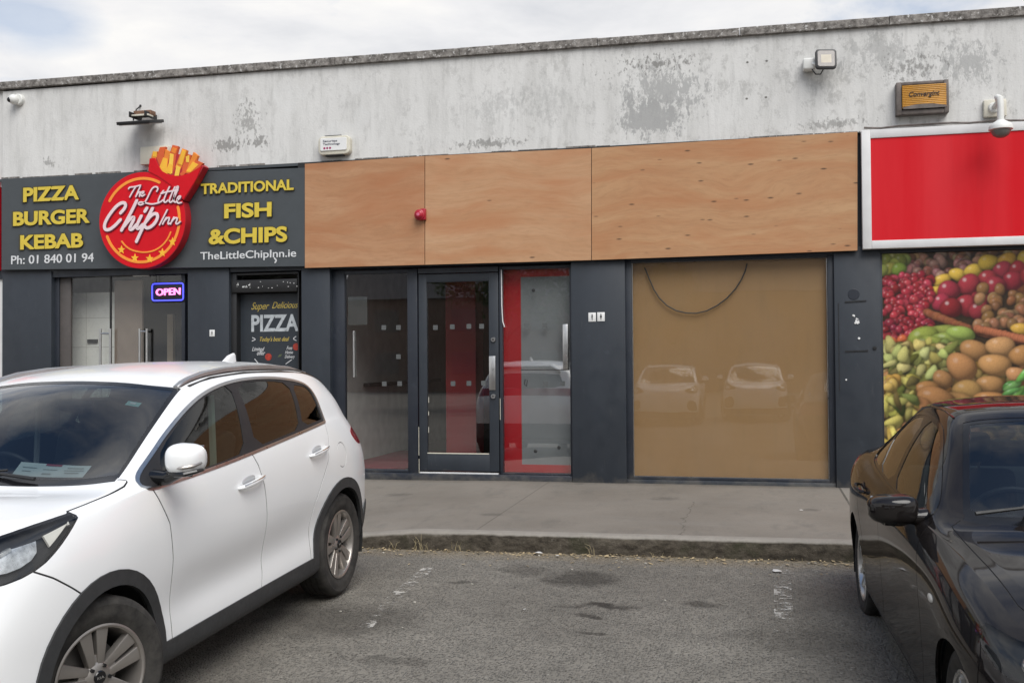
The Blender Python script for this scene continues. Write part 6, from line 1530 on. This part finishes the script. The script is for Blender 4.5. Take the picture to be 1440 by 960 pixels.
def build_saloon(loc, rot, label):
    up = lambda z: z + max(0, z - 1.0) * .09
    sh = Shell(surface([[(x, y, up(z)) for x, y, z in r] for r in SAL])); car = thing('parked_saloon', label, 'car', loc, None, rot)
    A = (.775, 3.535); AZ = .317
    outer = lambda c: c.x > .45
    cab = lambda c: c.x > .4 and c.z > .9
    dlo = chaikin([(y, up(z)) for y, z in [(1.60, .975), (1.66, 1.03), (1.86, 1.155), (2.05, 1.265), (2.2, 1.315), (2.55, 1.338), (2.85, 1.322), (3.05, 1.265), (3.25, 1.165), (3.42, 1.07), (3.44, 1.025), (3.3, 1.008), (2.9, .998), (2.4, .982), (1.9, .97)]], 2)
    sh.cut(grow(dlo, .014), 'side', 'window_trim', cab); sh.cut(dlo, 'side', 'pillar_black', cab)
    fw = chaikin([(y, up(z)) for y, z in [(1.73, .985), (1.76, 1.08), (1.90, 1.168), (2.07, 1.262), (2.21, 1.305), (2.50, 1.328), (2.49, 1.15), (2.47, .995), (2.1, .986)]], 1)
    rw = chaikin([(y, up(z)) for y, z in [(2.55, 1.0), (2.565, 1.15), (2.58, 1.326), (2.84, 1.31), (3.0, 1.265), (3.10, 1.20), (3.04, 1.10), (3.0, 1.012)]], 1)
    qw = chaikin([(y, up(z)) for y, z in [(3.045, 1.015), (3.13, 1.185), (3.25, 1.14), (3.38, 1.07), (3.40, 1.035), (3.28, 1.02)]], 1)
    for nm, w in (('front_window', fw), ('rear_door_window', rw), ('quarter_window', qw)): sh.cut(w, 'side', nm, cab)
    top = lambda c: c.y < 2.5 and c.z > .93
    sh.cut([(-.01, 1.365), (.35, 1.39), (.62, 1.455), (.69, 1.50), (.66, 1.56), (-.01, 1.46)], 'top', 'cowl', top)
    sh.cut([(-.01, 1.395), (.35, 1.42), (.60, 1.48), (.68, 1.535), (.65, 1.68), (.60, 1.90), (.562, 2.06), (.42, 2.035), (.2, 2.005), (-.01, 1.995)], 'top', 'screen_border', top)
    sh.cut([(-.01, 1.42), (.35, 1.445), (.59, 1.505), (.645, 1.56), (.615, 1.70), (.57, 1.90), (.538, 2.025), (.42, 2.0), (.2, 1.972), (-.01, 1.962)], 'top', 'windscreen', top)
    back = lambda c: c.y > 2.9 and c.z > 1.05
    sh.cut([(-.01, 3.02), (.40, 3.05), (.50, 3.10), (.56, 3.62), (.45, 3.70), (-.01, 3.74)], 'top', 'rear_window', back)
    sh.cut(chaikin([(3.98, .93), (4.1, .955), (4.6, .95), (4.6, .78), (4.2, .77), (4.05, .83)], 1), 'side', 'tail_light', lambda c: c.y > 3.8)
    hl = chaikin([(.60, .80), (.45, .785), (.25, .745), (.14, .70), (.16, .645), (.3, .65), (.48, .69)], 1)
    sh.cut(hl, 'side', 'headlight', lambda c: c.y < .8 and c.z > .55 and c.x > .3)
    for a in A:
        sh.cut(circle(a, AZ, .352), 'side', 'arch_lip', outer); sh.cut(circle(a, AZ, .340), 'side', 'hole', outer)
    g = .0055; D = {'body'}
    fd = [(1.56, .965), (1.50, .90), (1.42, .78), (1.40, .60), (1.40, .40), (1.42, .24)]
    md = [(2.51, .985), (2.53, .85), (2.53, .60), (2.52, .40), (2.50, .24)]
    rd = [(3.36, 1.0), (3.38, .88), (3.30, .74), (3.18, .60), (3.12, .45), (3.12, .24)]
    sh.cut(fd[::-1] + [(2.0, .966)] + md + [(2.0, .238)], 'side', 'front_door', outer, D)
    sh.cut(md[::-1] + [(3.0, .99)] + rd + [(2.8, .238)], 'side', 'rear_door', outer, D)
    pn = {'body', 'front_door', 'rear_door'}
    for l in (fd, md, rd, [(1.42, .24), (2.5, .238), (3.12, .24)]): sh.cut(strip(l, g), 'side', 'gap', outer, pn)
    sh.cut(strip([(.66, .44), (.705, .60), (.72, .90), (.74, 1.30), (.745, 1.46), (.70, 1.50)], g), 'top', 'gap', lambda c: c.z > .75 and c.x > .3, pn)
    sh.cut(strip([(.50, .42), (.485, .56), (.50, .69), (.55, .77)], g), 'side', 'gap', outer, pn)
    T = .012; P_ = MT['black_paint']
    finish_each(sh.get(['gap'], -.0025, 0, 'both'), 'panel_gap', MT['lining'], car, 60)
    finish(sh.get(['body', 'arch_lip'], 0, T, 'both'), 'body', P_, car, 40)
    finish(sh.get(['body', 'front_door', 'rear_door', 'gap', 'arch_lip', 'pillar_black', 'window_trim', 'cowl', 'screen_border', 'tail_light', 'headlight'], -.022, 0, 'both'), 'inner_lining', MT['lining'], car, 60)
    finish(sh.get(['cowl', 'screen_border'], -.002, .006, 'both'), 'windscreen_surround', MT['gloss_black'], car, 40)
    finish(sh.get(['windscreen'], -.003, 0, 'both'), 'windscreen', MT['screen_glass'], car, 60)
    finish(sh.get(['rear_window'], -.003, 0, 'both'), 'rear_window', MT['car_glass'], car, 60)
    for mir in (None, 'flip'):
        side = 1 if mir is None else -1
        fdo = finish(sh.get(['front_door'], 0, T, mir), 'front_door', P_, car, 40)
        rdo = finish(sh.get(['rear_door'], 0, T, mir), 'rear_door', P_, car, 40)
        finish(sh.get(['front_window'], -.004, 0, mir), 'window', MT['car_glass'], fdo, 60)
        finish(sh.get(['rear_door_window'], -.004, 0, mir), 'window', MT['car_glass'], rdo, 60)
        finish(sh.get(['quarter_window'], -.004, 0, mir), 'quarter_window', MT['car_glass'], car, 60)
        finish(sh.get(['window_trim'], .003, .008, mir), 'window_trim', MT['gloss_black'], car, 40)
        finish(sh.get(['pillar_black'], -.001, .008, mir), 'pillar_trim', MT['gloss_black'], car, 40)
        finish(sh.get(['tail_light'], .002, .01, mir), 'tail_light', MT['tail_red'], car, 40)
        h = finish(sh.get(['headlight'], 0, 0, mir), 'headlight', MT['lamp_glass'], car, 60)
        MB().ell((side * .70, .36, .70), (.06, .05, .055), 18, 12).build('projector', MT['chrome'], h)
        handle(fdo, sh, 2.17, 2.40, .845, .855, side, 'black'); handle(rdo, sh, 3.06, 3.28, .865, .875, side, 'black')
        x = sh.x_at(1.12, .74)
        MB().ell((side * (x + .001), 1.12, .735), (.008, .045, .017), 16, 10).build('side_repeater', MT['indicator'], car)
        door_mirror(car, sh, side, 'black_paint', (.955, 1.70, 1.003), (.112, .085, .072), 1.69, .965)
        for y in A: wheel(car, side * .755, y, AZ, .215, .222, side, 'saloon')
        mb = MB(); mb.tube([(side * .45 - .2, 1.44, sh.z_at(.3, 1.44) + .02), (side * .3 - .15, 1.47, sh.z_at(.2, 1.47) + .016), (side * .1 - .3, 1.52, sh.z_at(.3, 1.52) + .016)], [.010, .008, .006], 6); mb.build('wiper', MT['rubber'], car)
        mb = MB(); mb.tube([(side * .585, y, sh.z_at(.585, y) + .001) for y in (2.15, 2.4, 2.7, 2.95, 3.1)], .006, 6); mb.build('roof_moulding', MT['gloss_black'], car)
    arch_liner(car, A[0], .36, .50, .86, AZ); arch_liner(car, A[1], .36, .50, .86, AZ)
    MB().box(-.72, .72, .3, 4.2, .18, .26).build('underbody', MT['lining'], car)
    mb = MB(); mb.box(-.70, .70, 1.50, 1.88, .80, .955, .05, 3); mb.box(-.68, .68, 1.80, 2.0, .6, .9, .06, 3); mb.build('dashboard', MT['dash'], car, ang=50)
    seat(car, .36, 2.60, .40, .58); seat(car, -.36, 2.60, .40, .58); steering(car, -.36, 2.05, .90)
    mb = MB(); rb = Matrix.Rotation(math.radians(-18), 3, 'X'); mb.box(-.6, .6, 3.0, 3.4, .38, .55, .05, 3); mb.box(-.6, .6, 3.36, 3.5, .45, .98, .05, 3, rot=rb); mb.build('rear_bench', MT['seat'], car, ang=50)
    return car, sh
yaw = math.radians(-2.0); sl = .034
ey = Vector((-math.sin(-yaw) * 0 + math.sin(yaw), math.cos(yaw), sl))
bc = Vector((1.575, -6.33, -.075)); yv = Vector((math.sin(yaw), math.cos(yaw), sl)).normalized()
build_saloon(bc - yv * 2.1, (sl, 0, -yaw), 'glossy black saloon car parked nose out before the fruit poster')
# ------------------------------------------------------------------ across the car park, seen only in the glass and paintwork
def copy_tree(o, parent=None):
    c = o.copy(); COL.objects.link(c)
    if parent is not None: c.parent = parent
    for ch in list(o.children): copy_tree(ch, c)
    return c
for px, py, yv_, dy, lab in ((932, 520, 15.6, 0, 'white SUV across the car park mirrored in the boarded window below the cable'), (1062, 515, 18.0, 0, 'white SUV across the car park mirrored in the boarded window nearer the poster')):
    p = W(px, py, yv_); c = copy_tree(car_w); c.location = (p[0], -yv_, -.16); c.rotation_euler = (0, 0, PI); c['label'] = lab; c['group'] = 'cars across the car park'
car_w['group'] = 'cars across the car park'; del car_w['group']
MT['net'] = plain('net_curtain_pane', (.10, .09, .085), .9, spec=.1)
H = thing('terraced_house', 'brown brick house across the car park with a dark pitched roof', 'house', (-2, -46, -.16))
MB().box(-24, 16, -52, -46, -.2, 5.4).build('wall', plain('house_brick', (.13, .085, .065), .9), H)
MB().prism([(-52.4, 5.35), (-45.6, 5.35), (-49, 8.2)], -24.3, 16.3, 'x').build('roof', plain('dark_roof_slate', (.07, .068, .07), .8), H)
for k in range(8):
    for z in (.9, 3.4):
        x = -22 + k * 4.8; wnd = MB().box(x, x + 1.5, -46.02, -45.94, z, z + 1.3, .02).build('window', MT['net'], H)
        MB().box(x + .08, x + 1.42, -45.945, -45.93, z + .08, z + 1.22).build('pane', MT['net'], wnd)
def tree(x, y, h, r, seed, label):
    rt = random.Random(seed); t = thing('tree', label, 'tree', (x, y, -.16), 'trees across the car park')
    mb = MB(); mb.tube([(x, y, -.2), (x + .1, y, h * .25), (x - .05, y, h * .5), (x, y, h * .8)], [.2, .16, .11, .04], 8)
    tips = []
    for k in range(9):
        a = rt.uniform(0, 2 * PI); z0 = h * rt.uniform(.3, .6); l = r * rt.uniform(.6, .95)
        e = Vector((x + l * math.cos(a), y + l * math.sin(a), z0 + h * rt.uniform(.12, .35))); tips.append(e)
        mb.tube([(x, y, z0), (x + .5 * l * math.cos(a), y + .5 * l * math.sin(a), z0 + h * .12), e], [.07, .05, .02], 6)
    mb.build('trunk', plain('bark', (.10, .085, .065), .9), t)
    bm = bmesh.new(); cl = [(Vector((x, y, h * .72)), r * .8)] + [(e, r * rt.uniform(.3, .5)) for e in tips]
    for k in range(3400):
        c, rr_ = rt.choice(cl); d = Vector((rt.gauss(0, 1), rt.gauss(0, 1), rt.gauss(0, .8))); d = d.normalized() * rr_ * rt.uniform(.45, 1.05)
        p = c + d; s = rt.uniform(.07, .16); u = Vector((rt.gauss(0, 1), rt.gauss(0, 1), rt.gauss(0, 1))).normalized(); v = u.orthogonal().normalized()
        bm.faces.new([bm.verts.new(p + q) for q in (-u * s, -v * s * .6, u * s, v * s * .6)])
    finish(bm, 'crown', MT['leafgreen'], t, flat=True)
MT['leafgreen'] = plain('tree_leaves', (.055, .085, .025), .7, var=.4, scale=1.2)
tree(-9.5, -27, 7.5, 2.6, 1, 'broad green tree across the car park, mirrored above the glazed door'); tree(-4.5, -30, 6.5, 2.2, 2, 'smaller green tree across the car park before the brick house'); tree(9, -26, 8, 2.8, 3, 'tall green tree across the car park opposite the red sign')

# ------------------------------------------------------------------ daylight under broken cloud
SUN_EL, SUN_AZ = math.radians(52), math.radians(148)          # azimuth clockwise from the shopfront's inward normal (+y)
sd = Vector((math.sin(SUN_AZ) * math.cos(SUN_EL), math.cos(SUN_AZ) * math.cos(SUN_EL), math.sin(SUN_EL)))
l = bpy.data.lights.new('sun', 'SUN'); l.energy = 2.3; l.angle = math.radians(46); l.color = (1, .965, .91)
so = link(bpy.data.objects.new('sun', l)); so.rotation_euler = (-sd).to_track_quat('-Z', 'Y').to_euler(); so.location = (0, -10, 20)
w = bpy.data.worlds.new('World'); SC.world = w; w.use_nodes = True
N = NT(w.node_tree); bg = w.node_tree.nodes['Background']
sky = N.n('ShaderNodeTexSky', sky_type='NISHITA'); sky.sun_disc = False; sky.sun_elevation = SUN_EL; sky.sun_rotation = SUN_AZ; sky.air_density = 1.0; sky.dust_density = 1.5
g = N.n('ShaderNodeTexCoord').outputs['Generated']
sx = N.n('ShaderNodeSeparateXYZ', {0: g}); zc = N.m('ADD', N.m('MAXIMUM', sx.outputs[2], 0.0), .12)
pl = N.n('ShaderNodeCombineXYZ', {0: N.m('DIVIDE', sx.outputs[0], zc), 1: N.m('DIVIDE', sx.outputs[1], zc), 2: 0.0}).outputs[0]
n1 = N.noise(N.scale(pl, (1, 1, 1), (CLX, CLY, 0)) if 'CLX' in globals() else N.scale(pl, (1, 1, 1), (3.1, 1.7, 0)), .75, 9, .58, .35)
n2 = N.noise(pl, 2.2, 8, .6, .4)
mask = N.ramp(N.m('SUBTRACT', N.m('ADD', N.m('MULTIPLY', n1, .75), N.m('MULTIPLY', n2, .25)), N.m('ADD', .275, N.m('MULTIPLY', N.m('MAXIMUM', sx.outputs[2], 0.0), .27))), [(.0, 0.0), (.14, 1.0)])
shade = N.ramp(N.noise(N.scale(pl, (1, 1, 1), (7.3, 2.2, 0)), 1.1, 8, .6, .3), [(.36, (4.9, 5.0, 5.25)), (.5, (6.0, 6.0, 6.1)), (.62, (6.8, 6.7, 6.55))])
_d = ray(40, 28).normalized()
hole = N.m('MULTIPLY', N.gauss(g, tuple(_d), (.085, .085, .04)), N.m('ADD', .25, n2))
mask = N.m('SUBTRACT', mask, N.ramp(hole, [(.14, 0.0), (.5, .45)]), clamp=True)
vis = N.mix(mask, N.mix(1.0, sky.outputs[0], (.80, .92, 1.0), 'MULTIPLY'), shade)
lk(N, vis, bg.inputs['Color']); bg.inputs['Strength'].default_value = .1

SC.view_settings.view_transform = 'Standard'; SC.view_settings.look = 'None'; SC.view_settings.exposure = 0.56; SC.view_settings.gamma = 1.0; SC.view_settings.use_curve_mapping = False
SC.render.engine = 'CYCLES'
cy = SC.cycles; cy.use_denoising = True; cy.max_bounces = 10; cy.transparent_max_bounces = 16; cy.glossy_bounces = 5; cy.sample_clamp_indirect = 6.0; cy.caustics_reflective = False; cy.caustics_refractive = False
try: cy.denoiser = 'OPENIMAGEDENOISE'; cy.denoising_input_passes = 'RGB_ALBEDO_NORMAL'
except Exception: pass
SC.render.film_transparent = False
